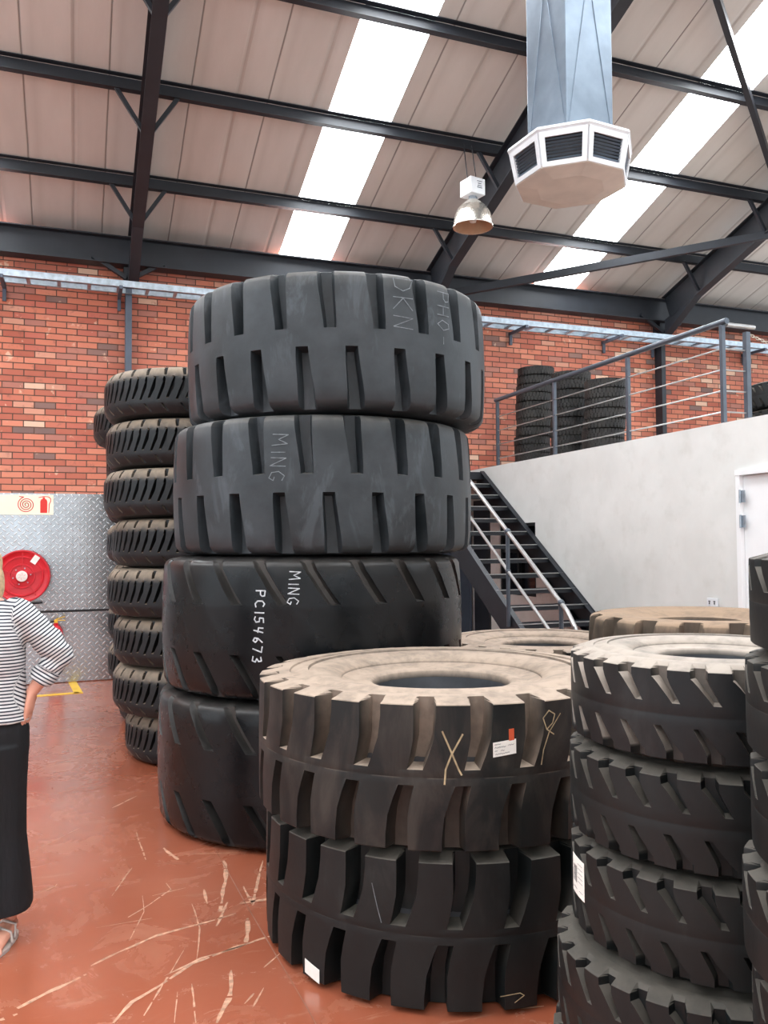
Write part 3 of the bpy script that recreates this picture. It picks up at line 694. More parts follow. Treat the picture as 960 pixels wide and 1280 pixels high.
# ------------------------------------------------------------------ tyres
def tyre_meshes(R, w, N, grooves, depth, prof, vmax, shear=None, rows=None, ucols=5, mats=None, nm='tyre', auto=True):
    """grooves: polygons [(outline pts, floor pts)] in (u in pitches, v); prof: [(v, r/R, z/(w/2))] for v>=0 up to vmax then sidewall"""
    side = [p for p in prof if p[0] <= vmax+1e-9]
    def at(v):
        s = -1 if v < 0 else 1; v = abs(v)
        for a, b in zip(side, side[1:]):
            if v <= b[0]+1e-9:
                t = (v-a[0])/(b[0]-a[0]); return (a[1]+(b[1]-a[1])*t)*R, s*(a[2]+(b[2]-a[2])*t)*w/2
        return side[-1][1]*R, s*side[-1][2]*w/2
    base = shear or (lambda v: 0)
    off = {1: 0., -1: 0.}
    for sg in (1, -1):
        us = [u-base(v) for G, F, dd in grooves for u, v in G if v*sg > 0]
        if us and auto: off[sg] = (min(us)+max(us))/2-.5
    off[-1] -= round(off[-1]-off[1])
    if not any(v < 0 for G, F, dd in grooves for u, v in G): off[-1] = off[1]
    vt = min([abs(v) for G, F, dd in grooves for u, v in G]+[.2])*.9
    twist = min([v for G, F, dd in grooves for u, v in G if v > 0]+[1])*.95
    twb = max([v for G, F, dd in grooves for u, v in G if v < 0]+[-1])*.95
    def sh(v):
        if not auto: return base(v)
        t = 0. if v >= twist else (1. if v <= twb else (twist-v)/(twist-twb))
        return base(v)+off[1]*(1-t)+off[-1]*t
    vr = sorted({p[0] for p in side} | {-p[0] for p in side} | set(rows or []))
    pts = []; idx = {}
    def add(p):
        k = (round(p[0], 5), round(p[1], 5))
        if k not in idx: idx[k] = len(pts); pts.append(Vector(k))
        return idx[k]
    edges = []
    if auto: vr = sorted(set(vr) | {round(twist*1.02, 4), round(twb*1.02, 4)})
    def inpoly(x, y, Q):
        c = False; n = len(Q)
        for i in range(n):
            a, b = Q[i], Q[(i+1) % n]
            if (a[1] > y) != (b[1] > y) and x < (b[0]-a[0])*(y-a[1])/(b[1]-a[1])+a[0]: c = not c
        return c
    GS = []
    for G, F, dd in grooves:
        q = [(u-sh(v), v) for u, v in G]; us = [u for u, v in q]; k = math.floor((min(us)+max(us))/2); GS.append([(u-k, v) for u, v in q])
    for v in vr:
        ids = [add((i/ucols, v)) for i in range(ucols+1) if not any(inpoly(i/ucols, v, Q) for Q in GS)]
        edges += list(zip(ids, ids[1:]))
    lo = [add((0, v)) for v in vr]; hi = [add((1, v)) for v in vr]
    edges += list(zip(lo, lo[1:])) + list(zip(hi, hi[1:]))
    def dens(poly):
        out = []
        for a, b in zip(poly, poly[1:]+poly[:1]):
            n = max(1, int(max(abs(a[0]-b[0])/.15, abs(a[1]-b[1])/.12)))
            out += [(a[0]+(b[0]-a[0])*i/n, a[1]+(b[1]-a[1])*i/n) for i in range(n)]
        return out
    polys = []
    for G, F, dd in grooves:
        G2 = [(u-sh(v), v) for u, v in dens(G)]; F2 = [(u-sh(v), v) for u, v in dens(F)]
        us = [u for u, v in G2]; k = math.floor((min(us)+max(us))/2)
        G2 = [(u-k, v) for u, v in G2]; F2 = [(u-k, v) for u, v in F2]
        if min(u for u, v in G2) < .004 or max(u for u, v in G2) > .996: print('TYRE CELL OVERFLOW', nm, min(u for u, v in G2), max(u for u, v in G2))
        for Q in (G2, F2):
            ids = [add(q) for q in Q]; edges += list(zip(ids, ids[1:]+ids[:1]))
        polys.append((F2, dd))
    r = delaunay_2d_cdt(pts, edges, [], 0, 1e-6)
    vs, tris = r[0], r[2]
    def inside(p, Q):
        c = False; n = len(Q); x, y = p
        for i in range(n):
            a, b = Q[i], Q[(i+1) % n]
            # on the edge
            dx, dy = b[0]-a[0], b[1]-a[1]; L = dx*dx+dy*dy
            if L > 0:
                t = max(0, min(1, ((x-a[0])*dx+(y-a[1])*dy)/L))
                if (x-a[0]-t*dx)**2+(y-a[1]-t*dy)**2 < 4e-9: return True
            if (a[1] > y) != (b[1] > y) and x < (b[0]-a[0])*(y-a[1])/(b[1]-a[1])+a[0]: c = not c
        return c
    dep = []
    for p in vs:
        d = 0
        for Q, dd in polys:
            if inside(p, Q): d = max(d, dd)
        dep.append(d)
    bm = bmesh.new(); gl = bm.verts.layers.float.new('groove_dust_light')
    for k in range(N):
        vv = []
        for p, d in zip(vs, dep):
            rr, zz = at(p[1]); th = (p[0]+sh(p[1])+k)*2*PI/N
            if d: rr = min(rr, R-d*depth)
            nv = bm.verts.new((rr*math.cos(th), rr*math.sin(th), zz)); nv[gl] = (1. if p[1] > 0 else .25) if d else 0.; vv.append(nv)
        for f in tris:
            try: bm.faces.new([vv[i] for i in f])
            except ValueError: pass
    bmesh.ops.remove_doubles(bm, verts=bm.verts[:], dist=1e-5)
    # orient outward
    bmesh.ops.recalc_face_normals(bm, faces=bm.faces[:])
    f0 = max(bm.faces, key=lambda f: f.calc_area()); c0 = f0.calc_center_median(); 
    if f0.normal.dot(Vector((c0.x, c0.y, 0))) < 0 and abs(f0.normal.z) < .6: bmesh.ops.reverse_faces(bm, faces=bm.faces[:])
    me = bpy.data.meshes.new(nm+'_tread'); bm.to_mesh(me); bm.free(); me.materials.append(mats[0])
    for p in me.polygons: p.use_smooth = True
    me.set_sharp_from_angle(angle=math.radians(28))
    def lm(pr, name, mat, flip, s=1):
        b = bmesh.new(); lathe(b, [(r_*R, s*z_*w/2) for r_, z_ in pr], N*ucols)
        for f in b.faces:
            f.normal_update()
        m2 = bpy.data.meshes.new(name)
        if flip: bmesh.ops.reverse_faces(b, faces=b.faces[:])
        b.to_mesh(m2); b.free(); m2.materials.append(mat)
        for p in m2.polygons: p.use_smooth = True
        m2.set_sharp_from_angle(angle=math.radians(50)); return m2
    sw = [(p[1], p[2]) for p in prof if p[0] >= vmax-1e-9]
    up = lm(sw, nm+'_side', mats[1], False, 1); dn = lm(sw, nm+'_side', mats[1], True, -1)
    br, bz = sw[-1]
    inner = [(br, bz), (br-.006, bz-.3), (br+.04, bz-.38), (.56, .5), (.78, .62), (.88, .5), (.9, 0), (.88, -.5), (.78, -.62), (.56, -.5), (br+.04, -bz+.38), (br-.006, -bz+.3), (br, -bz)]
    inn = lm(inner, nm+'_liner', mats[2], False)
    return dict(tread=me, up=up, dn=dn, inn=inn, R=R, w=w, N=N)
def make_tyre(kit, name, label, loc, rz=0, tilt=(0, 0), group=None, cat='tyre'):
    o = thing(name, label, cat, (loc[0], loc[1], loc[2]), 0, group); o.rotation_euler = (tilt[0], tilt[1], rz)
    for n_, k in (('tread', 'tread'), ('sidewall', 'up'), ('sidewall', 'dn'), ('inner_liner', 'inn')):
        c = bpy.data.objects.new(n_, kit[k]); C.objects.link(c); c.parent = o; c.location = (0, 0, kit['w']/2)
    return o
def groove(cl, k=.7, endin=.04, open_end=True, rnd=0, dd=1):
    """cl: centre line [(u, v, width)] from the open end to the inner end; returns outline and floor"""
    def side(sc, cut):
        c = [list(p) for p in cl]
        if cut:
            a, b = c[-2], c[-1]; L = math.hypot(b[0]-a[0], b[1]-a[1]) or 1; c[-1][0] -= (b[0]-a[0])/L*cut; c[-1][1] -= (b[1]-a[1])/L*cut
        Lf = [(u-w_*sc/2, v) for u, v, w_ in c]; Rt = [(u+w_*sc/2, v) for u, v, w_ in c]
        end = []
        if rnd:
            a, b = c[-2], c[-1]; L = math.hypot(b[0]-a[0], b[1]-a[1]); d = ((b[0]-a[0])/L, (b[1]-a[1])/L); w_ = b[2]*sc
            for q in (-.6, -.25, .25, .6)[::1]:
                e = math.sqrt(1-q*q/.36*.75) if abs(q) < .6 else .5
                end.append((b[0]+q*w_*.55+d[0]*rnd*sc*e, b[1]+d[1]*rnd*sc*e))
        return Lf+end+Rt[::-1]
    return side(1, 0), side(k, endin), dd
def rot180(g, uo): return [(uo-u, -v) for u, v in g[0]], [(uo-u, -v) for u, v in g[1]], g[2]
def mirror(g, uo): return [(uo+u, -v) for u, v in g[0]], [(uo+u, -v) for u, v in g[1]], g[2]

def prof_big(shr=.93, shz=.95):   # rounded-shoulder wide tyre
    return [(0, 1, 0), (.35, .998, .34), (.7, .992, .68), (.9, .985, .86), (.97, .974, .91), (1.03, .955, .945), (1.1, .93, .965), (1.25, .885, .985), (1.45, .83, 1.0),
            (1.6, .78, 1.0), (1.8, .72, .985), (1.85, .71, .965), (2, .62, .93), (2.2, .53, .86), (2.3, .48, .80), (2.35, .455, .79), (2.4, .43, .80), (2.45, .405, .77), (2.5, .40, .70)]
def prof_sharp(ez=.925, sr=.90, sz=.975):      # square tread edge, sloping shoulder ring
    return [(0, .9985, 0), (.02, 1, .02), (.35, 1, .35), (.7, .999, .67), (.97, .997, ez-.012), (1.0, .994, ez), (1.04, (.994*3+sr)/4, (ez*3+sz)/4), (1.2, sr, sz), (1.45, .835, sz+.005), (1.5, .83, sz-.02),
            (1.6, .80, .955), (1.75, .76, 1.0), (1.8, .735, 1.0), (1.85, .73, .965), (1.95, .70, .97), (2.1, .64, .95), (2.2, .60, .92), (2.3, .555, .86), (2.34, .55, .82), (2.4, .48, .76), (2.5, .42, .78), (2.55, .395, .78), (2.6, .378, .74), (2.65, .372, .64)]
# big tower: upper two tyres, rock tread with short straight bars
g = groove([(.19, 1.42, .38), (.19, 1.06, .38), (.21, .75, .34), (.28, .25, .27), (.285, .13, .25)], .66, .04)
KIT1 = tyre_meshes(.93, .765, 22, [g, rot180(g, 1.0)], .085, prof_big(), 1.45, mats=(M['rub_grey'], M['rub_grey'], M['liner']), nm='rock', rows=[-.05, .05])
g = groove([(.02, 1.42, .34), (.07, 1.1, .30), (.2, .85, .25), (.42, .60, .25), (.68, .34, .25)], .45, .05, rnd=.07)
KIT2 = tyre_meshes(.93, .775, 22, [g, rot180(g, 1.28)], .05, prof_big(), 1.45, shear=lambda v: -.8*v+.0 if v > 0 else -.8*v, mats=(M['rub_black'], M['rub_black'], M['liner']), nm='smooth')
g = groove([(.60, 1.44, .40), (.60, 1.05, .41), (.60, .8, .40), (.575, .5, .36), (.50, .28, .32), (.42, .10, .28)], .72, .03)
KIT3 = tyre_meshes(.79, .54, 25, [g, rot180(g, .68)], .085, prof_sharp(), 1.45, mats=(M['rub_brown'], M['rub_brown'], M['liner']), nm='loader', shear=lambda v: .12*(1-v) if v > 0 else .12)
KIT3b = dict(KIT3)
g = groove([(.22, 1.44, .42), (.22, 1.05, .44), (.23, .74, .42), (.34, .60, .32), (.66, .22, .20)], .62, .05)
KIT4 = tyre_meshes(.40, .2635, 26, [g, rot180(g, .82)], .03, prof_sharp(.84, .89, .955), 1.45, shear=lambda v: -.75*(v if v > 0 else v), mats=(M['rub_small'], M['rub_small'], M['liner']), nm='skid')
KIT4b = dict(KIT4)
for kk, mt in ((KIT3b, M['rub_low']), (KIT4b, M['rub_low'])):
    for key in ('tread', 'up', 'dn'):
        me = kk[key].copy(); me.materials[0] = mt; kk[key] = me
# grader tyres: shoulder blocks, slanting slits, chevron foot
gs = []
gs.append(groove([(.12, 1.44, .26), (.12, 1.04, .26), (.14, .80, .20), (.17, .60, .14)], .6, .03))
for du, t_, b_ in ((.0, .52, -.42), (.5, .60, -.36)):
    L = [(.06+du+.10, t_+.05), (.04+du, t_-.2), (-.30+du, b_+.02)]; Rr = [(-.12+du, b_), (.13+du, .1), (.14+du, t_-.12)]
    poly = [(.15+du, t_), (.03+du, t_-.25), (-.30+du, b_+.02), (-.17+du, b_), (.13+du, .08), (.19+du, t_-.1)]
    cx = sum(p[0] for p in poly)/6; cy = sum(p[1] for p in poly)/6
    gs.append((poly, [(cx+(u-cx)*.8, cy+(v-cy)*.88) for u, v in poly], 1))
gs.append(groove([(.40, -1.44, .22), (.40, -1.04, .20), (.20, -.80, .15), (-.02, -.56, .10)], .6, .03, dd=.8))
P5 = [(0, 1, 0), (.35, .999, .34), (.55, .996, .53), (.72, .975, .70), (.88, .948, .83), (1.0, .93, .90), (1.04, .918, .915), (1.2, .88, .95), (1.45, .82, .985)]+[q for q in prof_sharp() if q[0] > 1.5]
KIT5 = tyre_meshes(.66, .362, 30, gs, .045, P5, 1.45, auto=False, rows=[.55, -.45, -1.04], shear=lambda v: (-.10 if v > .55 else .42*v-.331 if v > -.45 else -.52-.875*(v+.45) if v > -1.04 else -.0037), mats=(M['rub_grader'], M['rub_grader'], M['liner']), nm='grader')
# small truck tyres on the mezzanine
g1 = groove([(.3, 1.4, .34), (.3, 1.0, .34), (.32, .55, .3)], .6, .03); g2 = groove([(.3, .48, .22), (.3, .12, .22)], .6, .03); g2b = ([(.22, .36), (.38, .36), (.38, .06), (.22, .06)], [(.25, .33), (.35, .33), (.35, .09), (.25, .09)], 1)
KIT6 = tyre_meshes(.25, .116, 34, [g1, g2b, rot180(g1, 1.1), rot180(g2b, 1.1)], .012, prof_sharp(), 1.45, ucols=2, mats=(M['rub_far'], M['rub_far'], M['liner']), nm='truck')
# chunky traction tyre (dust covered) behind the right-hand stack
g = groove([(.5, 1.44, .50), (.5, 1.05, .5), (.46, .7, .46), (.36, .3, .36), (.3, .08, .26)], .7, .05)
KIT7 = tyre_meshes(.62, .40, 16, [g, rot180(g, 1.5)], .06, prof_big(), 1.45, mats=(M['rub_tan'], M['rub_tan'], M['liner']), nm='traction')

def fp(D, px):
    """ground point at forward distance D on the picture column px (building layout only)"""
    l = (px-480)/1035*D; f2 = Vector((FF.x, FF.y)).normalized(); r2 = Vector((RR.x, RR.y)).normalized()
    return r2*l + f2*D
ORD = ['first', 'second', 'third', 'fourth', 'fifth', 'sixth', 'seventh', 'eighth', 'ninth', 'tenth', 'eleventh', 'twelfth']
def th_world(c, R, px):
    """angle on a tyre of radius R standing at c that faces the entrance at picture column px"""
    c = Vector((c[0], c[1])); d3 = FF+RR*((px-480)/1035); d = Vector((d3.x, d3.y)).normalized()
    b = c.dot(d); disc = b*b-c.length_squared+R*R; q = d*(b-math.sqrt(max(0, disc)))-c
    return math.atan2(q.y, q.x)
def phase(c, kit, px, u): return th_world(c, kit['R'], px)-u*2*PI/kit['N']
# -- tower of four giant tyres (bottom to top)
giant = []
info = [(KIT2, 387, 5.26, (313, .66), (0, 0), 'bottom tyre of the tallest tower, glossy black with diagonal grooves'),
        (KIT2, 392, 5.26, (354, .66), (0, 0), 'glossy black tyre with white chalk numbers, third from the top of the tallest tower'),
        (KIT1, 405, 5.26, (383, .27), (0, 0), 'grey tyre second from the top of the tallest tower'),
        (KIT1, 423, 5.24, (413, .27), (.003, .0), 'topmost grey tyre on the tallest tower, faint chalk scribbles on it')]
z = 0
for kit, px, D, rz, tilt, lab in info:
    p = fp(D, px); rz = phase(p, kit, *rz); giant.append(make_tyre(kit, 'earthmover_tyre', lab, (p.x, p.y, z), rz, tilt, 'giant tyres in the tall tower')); z += kit['w']+.003
# -- front stack of two
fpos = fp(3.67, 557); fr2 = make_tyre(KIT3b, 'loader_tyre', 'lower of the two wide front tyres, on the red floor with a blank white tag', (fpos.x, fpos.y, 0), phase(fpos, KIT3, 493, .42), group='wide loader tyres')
f2p = fp(3.66, 549); fr1 = make_tyre(KIT3, 'loader_tyre', 'upper of the two wide front tyres with chalk X and handwritten sticker', (f2p.x, f2p.y, .542), phase(f2p, KIT3, 587, .42), group='wide loader tyres')
# -- tyre A behind front stack : two tyres
pa = fp(6.2, 673)
KITA = tyre_meshes(.75, .455, 24, [groove([(.60, 1.44, .42), (.60, 1.05, .44), (.56, .5, .42), (.40, .08, .30)], .72, .04)], .07, prof_sharp(), 1.45, mats=(M['rub_brown'], M['rub_brown'], M['liner']), nm='loader_b')
make_tyre(KITA, 'loader_tyre', 'hidden lower tyre under the dusty tyre in front of the staircase', (pa.x, pa.y, 0), 0, group='wide loader tyres')
make_tyre(KITA, 'loader_tyre', 'dusty brown tyre lying flat just in front of the staircase foot', (pa.x, pa.y, .457), 0, group='wide loader tyres')
# -- tyre B chunky : three
pb = fp(4.8, 871)
for i in range(3): make_tyre(KIT7, 'traction_tyre', ['bottom', 'middle', 'topmost tan-dusted'][i]+' tyre of the chunky-lugged pile below the wall socket', (pb.x, pb.y, i*.402), i*.3, group='chunky traction tyres')
# -- right stack (bottom to top)
xs_ = [861, 868, 885, 885, 888]; L4 = []
for i, px in enumerate(xs_):
    p = fp(2.39 if i > 1 else 2.36, px)
    nmz = ['bottom tyre of the right-hand stack, at the lower picture edge', 'second tyre from the bottom of the right-hand stack, jutting out to the left', 'tyre in the right-hand stack with a white barcode label on its left side', 'tyre directly under the top one of the right-hand stack', 'topmost tyre of the right-hand stack, with dusty pale top'][i]
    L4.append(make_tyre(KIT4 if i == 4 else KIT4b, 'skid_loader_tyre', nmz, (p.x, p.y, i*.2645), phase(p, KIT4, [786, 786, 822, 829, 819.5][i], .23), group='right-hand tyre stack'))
# -- narrow stack at the right edge
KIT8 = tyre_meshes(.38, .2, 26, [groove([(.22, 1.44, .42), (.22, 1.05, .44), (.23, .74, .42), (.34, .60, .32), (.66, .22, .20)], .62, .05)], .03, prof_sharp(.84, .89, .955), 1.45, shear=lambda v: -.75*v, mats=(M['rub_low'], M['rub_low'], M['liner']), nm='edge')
for i in range(8):
    p = fp(1.55, [1205, 1203, 1200, 1203, 1193, 1207, 1203, 1211][i])
    make_tyre(KIT8, 'skid_loader_tyre', '%s tyre from the top of the stack cut off by the right picture edge' % ORD[7-i], (p.x, p.y, i*.2), .2*i, group='tyre stack at the right edge')
# -- grader stacks at the left
f5 = [265, 251, 252, 245, 250, 240, 242, 240]; dy = [.15, .07, .04, .0, .02, 0, .03, 0]
for i in range(8):
    p = fp(6.5+dy[i], f5[i]); make_tyre(KIT5, 'grader_tyre', '%s tyre from the top of the front narrow stack left of the giant tower' % ORD[7-i], (p.x, p.y, i*.3635), .1*i, group='narrow treaded tyre stacks')
b5 = [240, 226, 226, 230, 224, 224, 223, 207]
for i in range(8):
    p = fp(7.95, b5[i]); make_tyre(KIT5, 'grader_tyre', '%s tyre from the top of the rear narrow stack near the brick wall' % ORD[7-i], (p.x, p.y, i*.3635), .1*i+.5, group='narrow treaded tyre stacks')
# -- mezzanine stacks
def onX(px, py, X):
    d = FF + RR*((px-480)/1035) - UU*((py-640)/1035); t_ = X/d.x; return Vector((0, 0, H_CAM))+d*t_
for s_i, (px0, px1, X, top_y, nn, wrd) in enumerate(((664, 671, 5.95, 473, 10, 'left'), (711, 716, 5.95, 479, 9, 'middle'), (751, 759, 5.95, 489, 8, 'right'))):
    zt = onX(px1, top_y, X).z; n = int(round((zt-ZM)/.117))+1
    for i in range(n):
        px = px0+(px1-px0)*i/(n-1) + random.uniform(-1.5, 1.5); q = onX(px, 520, X)
        make_tyre(KIT6, 'truck_tyre', '%s small tyre from the top of the %s pile on the mezzanine' % (ORD[n-1-i], wrd), (q.x, q.y, ZM-.03+i*.117), random.random()*6, group='small tyres piled on the mezzanine')
q = onX(868, 520, 6.5); make_tyre(KIT6, 'truck_tyre', 'single small tyre lying low behind the balustrade, right of the dark column', (q.x, q.y, ZM-.03), 0, group='small tyres piled on the mezzanine')
for k in range(2):
    q = onX(968, 500, 6.3); make_tyre(KIT4b, 'skid_loader_tyre', '%s dark tyre on the mezzanine at the right picture edge' % ['lower', 'upper'][k], (q.x+.2, q.y, ZM-.03+k*.2645), 0, group='dark tyres on the mezzanine')

# ------------------------------------------------------------------ chalk, stickers
def wrap_strokes(parent, name, R, th0, strokes, wd, mat, lift=.0015):
    """strokes in metres (a along the circumference, b height above tyre centre) laid on a cylinder"""
    bm = bmesh.new()
    def P(a, b): th = th0+a/R; return Vector(((R+lift)*math.cos(th), (R+lift)*math.sin(th), b))
    for s in strokes:
        for a, b in zip(s, s[1:]):
            a = Vector(a); b = Vector(b); L = (b-a).length
            if L < 1e-5: continue
            n = max(1, int(L/.04)); d = (b-a)/L; nn = Vector((-d.y, d.x))*wd/2
            for i in range(n):
                p = a+(b-a)*(i/n)-d*wd*.2; q = a+(b-a)*((i+1)/n)+d*wd*.2
                bm.faces.new([bm.verts.new(P(*v)) for v in (p+nn, p-nn, q-nn, q+nn)])
    return bm_obj(name, bm, mat, parent, loc=(0, 0, parent['tw']/2))
for o, kit in ((giant[0], KIT2), (giant[1], KIT2), (giant[2], KIT1), (giant[3], KIT1), (fr1, KIT3), (fr2, KIT3), (L4[2], KIT4)): o['tw'] = kit['w']
GL = {'P': [[(0, 0), (0, 1)], [(0, 1), (.45, .95), (.5, .7), (.35, .52), (0, .5)]], 'C': [[(.55, .85), (.3, 1), (.05, .75), (.05, .25), (.3, 0), (.6, .1)]],
      '1': [[(.1, 0), (.12, 1)]], '5': [[(.55, 1), (.15, .95), (.12, .55), (.45, .55), (.5, .2), (.25, 0), (0, .1)]], '4': [[(.1, 1), (.08, .5), (.5, .45)], [(.5, 1), (.3, 0)]],
      '6': [[(.5, 1), (.15, .5), (.1, .15), (.35, 0), (.5, .25), (.3, .45), (.12, .3)]], '7': [[(0, 1), (.5, .95), (.2, 0)]], '3': [[(.05, .9), (.4, 1), (.45, .7), (.2, .5), (.5, .35), (.4, .02), (0, .08)]],
      'M': [[(0, 0), (.05, 1), (.3, .4), (.55, 1), (.62, 0)]], 'I': [[(.1, 0), (.12, .9)]], 'N': [[(0, 0), (.05, 1), (.45, 0), (.5, 1)]], 'G': [[(.5, .85), (.25, 1), (0, .6), (.05, .15), (.35, 0), (.5, .3), (.3, .35)]],
      'D': [[(0, 0), (0, 1), (.35, .85), (.5, .5), (.35, .1), (0, 0)]], 'K': [[(0, 0), (0, 1)], [(.5, 1), (.02, .5), (.5, 0)]], 'H': [[(0, 0), (0, 1)], [(.5, 0), (.5, 1)], [(0, .5), (.5, .5)]], 'O': [[(.25, 0), (0, .4), (.15, .95), (.4, 1), (.55, .5), (.25, 0)]],
      '-': [[(.1, .5), (.5, .5)]], ' ': []}
def text_down(s, h, adv, x0, z0, slant=0):
    """letters rotated clockwise, reading downwards from (x0,z0)"""
    out = []; k = 0
    for ch in s:
        w_ = max([p[0] for st_ in GL[ch] for p in st_] or [.3])
        for st_ in GL[ch]: out.append([(x0+slant*(k+p[0]*h)+p[1]*h*.9-h*.4, z0-(k+p[0]*h)) for p in st_])
        k += (w_+.28)*h*adv
    return out
def theta_for(o, px, D0):
    """angle on the tyre that faces the hall entrance at picture column px"""
    c = Vector((o.location.x, o.location.y)); R_ = {True: 0}.get(False, None)
    return c
def th_at(o, R, px):
    c = Vector((o.location.x, o.location.y)); d3 = FF+RR*((px-480)/1035); d = Vector((d3.x, d3.y)).normalized()
    b = c.dot(d); disc = b*b-c.length_squared+R*R; q = d*(b-math.sqrt(max(0, disc)))-c
    return math.atan2(q.y, q.x)-o.rotation_euler[2]
R1 = .93
wrap_strokes(giant[1], 'chalk_writing', R1, th_at(giant[1], R1, 325), text_down('PC154673', .058, 1.13, 0, .21, -.06), .007, M['chalk'])
wrap_strokes(giant[1], 'chalk_writing', R1, th_at(giant[1], R1, 368), text_down('MING', .066, 1.0, 0, .31, -.08), .005, M['chalk'])
wrap_strokes(giant[2], 'chalk_writing', R1, th_at(giant[2], R1, 350), text_down('MING', .095, 1.0, 0, .26, -.1), .0045, M['chalk_dim'])
wrap_strokes(giant[3], 'chalk_writing', R1, th_at(giant[3], R1, 505), text_down('DKN', .13, 1.0, 0, .33, 0), .0045, M['chalk_dim'])
wrap_strokes(giant[3], 'chalk_writing', R1, th_at(giant[3], R1, 556), text_down('PHO-', .10, 1.0, 0, .30, 0), .0045, M['chalk_dim'])
RF = .79
wrap_strokes(fr1, 'chalk_mark', RF, th_at(fr1, RF, 561), [[(-.03, .16), (0, .09), (.025, .03), (.035, .012)], [(.04, .15), (0, .08), (-.02, .03), (-.024, -.02)]], .006, M['chalk_yel'])
wrap_strokes(fr1, 'chalk_mark', RF, th_at(fr1, RF, 688), [[(.0, .13), (-.03, .15), (-.045, .19), (-.02, .215), (.005, .2), (-.005, .17), (-.03, .15)], [(.03, .2), (-.02, .14), (-.045, .08), (-.055, .03)]], .004, M['chalk_yel'])
wrap_strokes(fr2, 'chalk_mark', RF, th_at(fr2, RF, 632), [[(-.04, -.20), (.03, -.195), (.045, -.205), (.01, -.225)]], .003, M['chalk_yel'])
wrap_strokes(fr2, 'chalk_mark', RF, th_at(fr2, RF, 462), [[(0, .16), (.02, .08), (.035, .03)]], .003, M['chalk_dim'])
def wrap_patch(parent, name, R, th0, a0, a1, b0, b1, mat, lift=.002, tilt=0):
    bm = bmesh.new(); n = 6; top = []; bt = []
    for i in range(n+1):
        a = a0+(a1-a0)*i/n
        for lst, b in ((top, b1), (bt, b0)):
            bb = b+tilt*(a-a0); th = th0+a/R; lst.append([bm.verts.new(((R+l_)*math.cos(th), (R+l_)*math.sin(th), bb)) for l_ in (lift, lift-.001)])
    for i in range(n):
        bm.faces.new((top[i][0], bt[i][0], bt[i+1][0], top[i+1][0])); bm.faces.new((top[i][1], top[i+1][1], bt[i+1][1], bt[i][1]))
        bm.faces.new((top[i][0], top[i+1][0], top[i+1][1], top[i][1])); bm.faces.new((bt[i][0], bt[i][1], bt[i+1][1], bt[i+1][0]))
    for i in (0, n): bm.faces.new((top[i][0], top[i][1], bt[i][1], bt[i][0]))
    return bm_obj(name, bm, mat, parent, loc=(0, 0, parent['tw']/2))
th = th_at(fr1, RF, 627)
lb = wrap_patch(fr1, 'sticker', RF, th, -.042, .042, .068, .118, M['label'], .002, .12); lb['label'] = 'white handwritten paper sticker'
wrap_patch(fr1, 'tape', RF, th, .016, .035, .122, .162, M['orange'], .002, .1)['label'] = 'small orange tape strip'
def sub_strokes(thing_, lbl, R, th0, rows_, wd, mat, lift):
    """small handwriting on a sticker"""
    st_ = []
    for (a0, a1, b, h) in rows_:
        a = a0; pts_ = []
        i = 0
        while a < a1:
            pts_.append((a, b+(h if i % 2 else -h*.6)*random.uniform(.4, 1)+.12*(a+.042))); a += random.uniform(.0025, .005); i += 1
        st_.append(pts_)
    o = wrap_strokes(thing_, 'handwriting', R, th0, st_, wd, mat, lift); o.parent = lbl; o.location = (0, 0, 0); return o
sub_strokes(fr1, lb, RF, th, [(-.037, -.012, .110, .003), (-.036, .004, .099, .0035), (.012, .036, .101, .0025), (-.036, -.024, .088, .003), (-.014, -.002, .087, .003), (-.034, .018, .0765, .0028)], .0012, M['ink'], .0032)
th = th_at(fr2, RF, 388); lb2 = wrap_patch(fr2, 'sticker', RF, th, -.04, .04, -.235, -.185, M['label'], .002, -.2); lb2['label'] = 'blank white paper tag'
th = th_at(L4[2], .4, 716); lb3 = wrap_patch(L4[2], 'barcode_label', .4, th, -.05, .045, -.03, .075, M['label'], .002, -.0); lb3['label'] = 'white printed barcode label'
st_ = []
for k in range(12): st_.append([(-.035+k*.0022*1.2, .05), (-.035+k*.0022*1.2, .005)])
for k in range(5): st_.append([(.002, .06-k*.012), (.035, .06-k*.012)])
st_.append([(.012, -.012), (.036, -.012)]); st_.append([(-.035, -.012), (-.005, -.012)])
o = wrap_strokes(L4[2], 'print', .4, th, st_, .0012, M['ink'], .0032); o.parent = lb3; o.location = (0, 0, 0)
for o in giant+[fr1, fr2, L4[2]]: del o['tw']

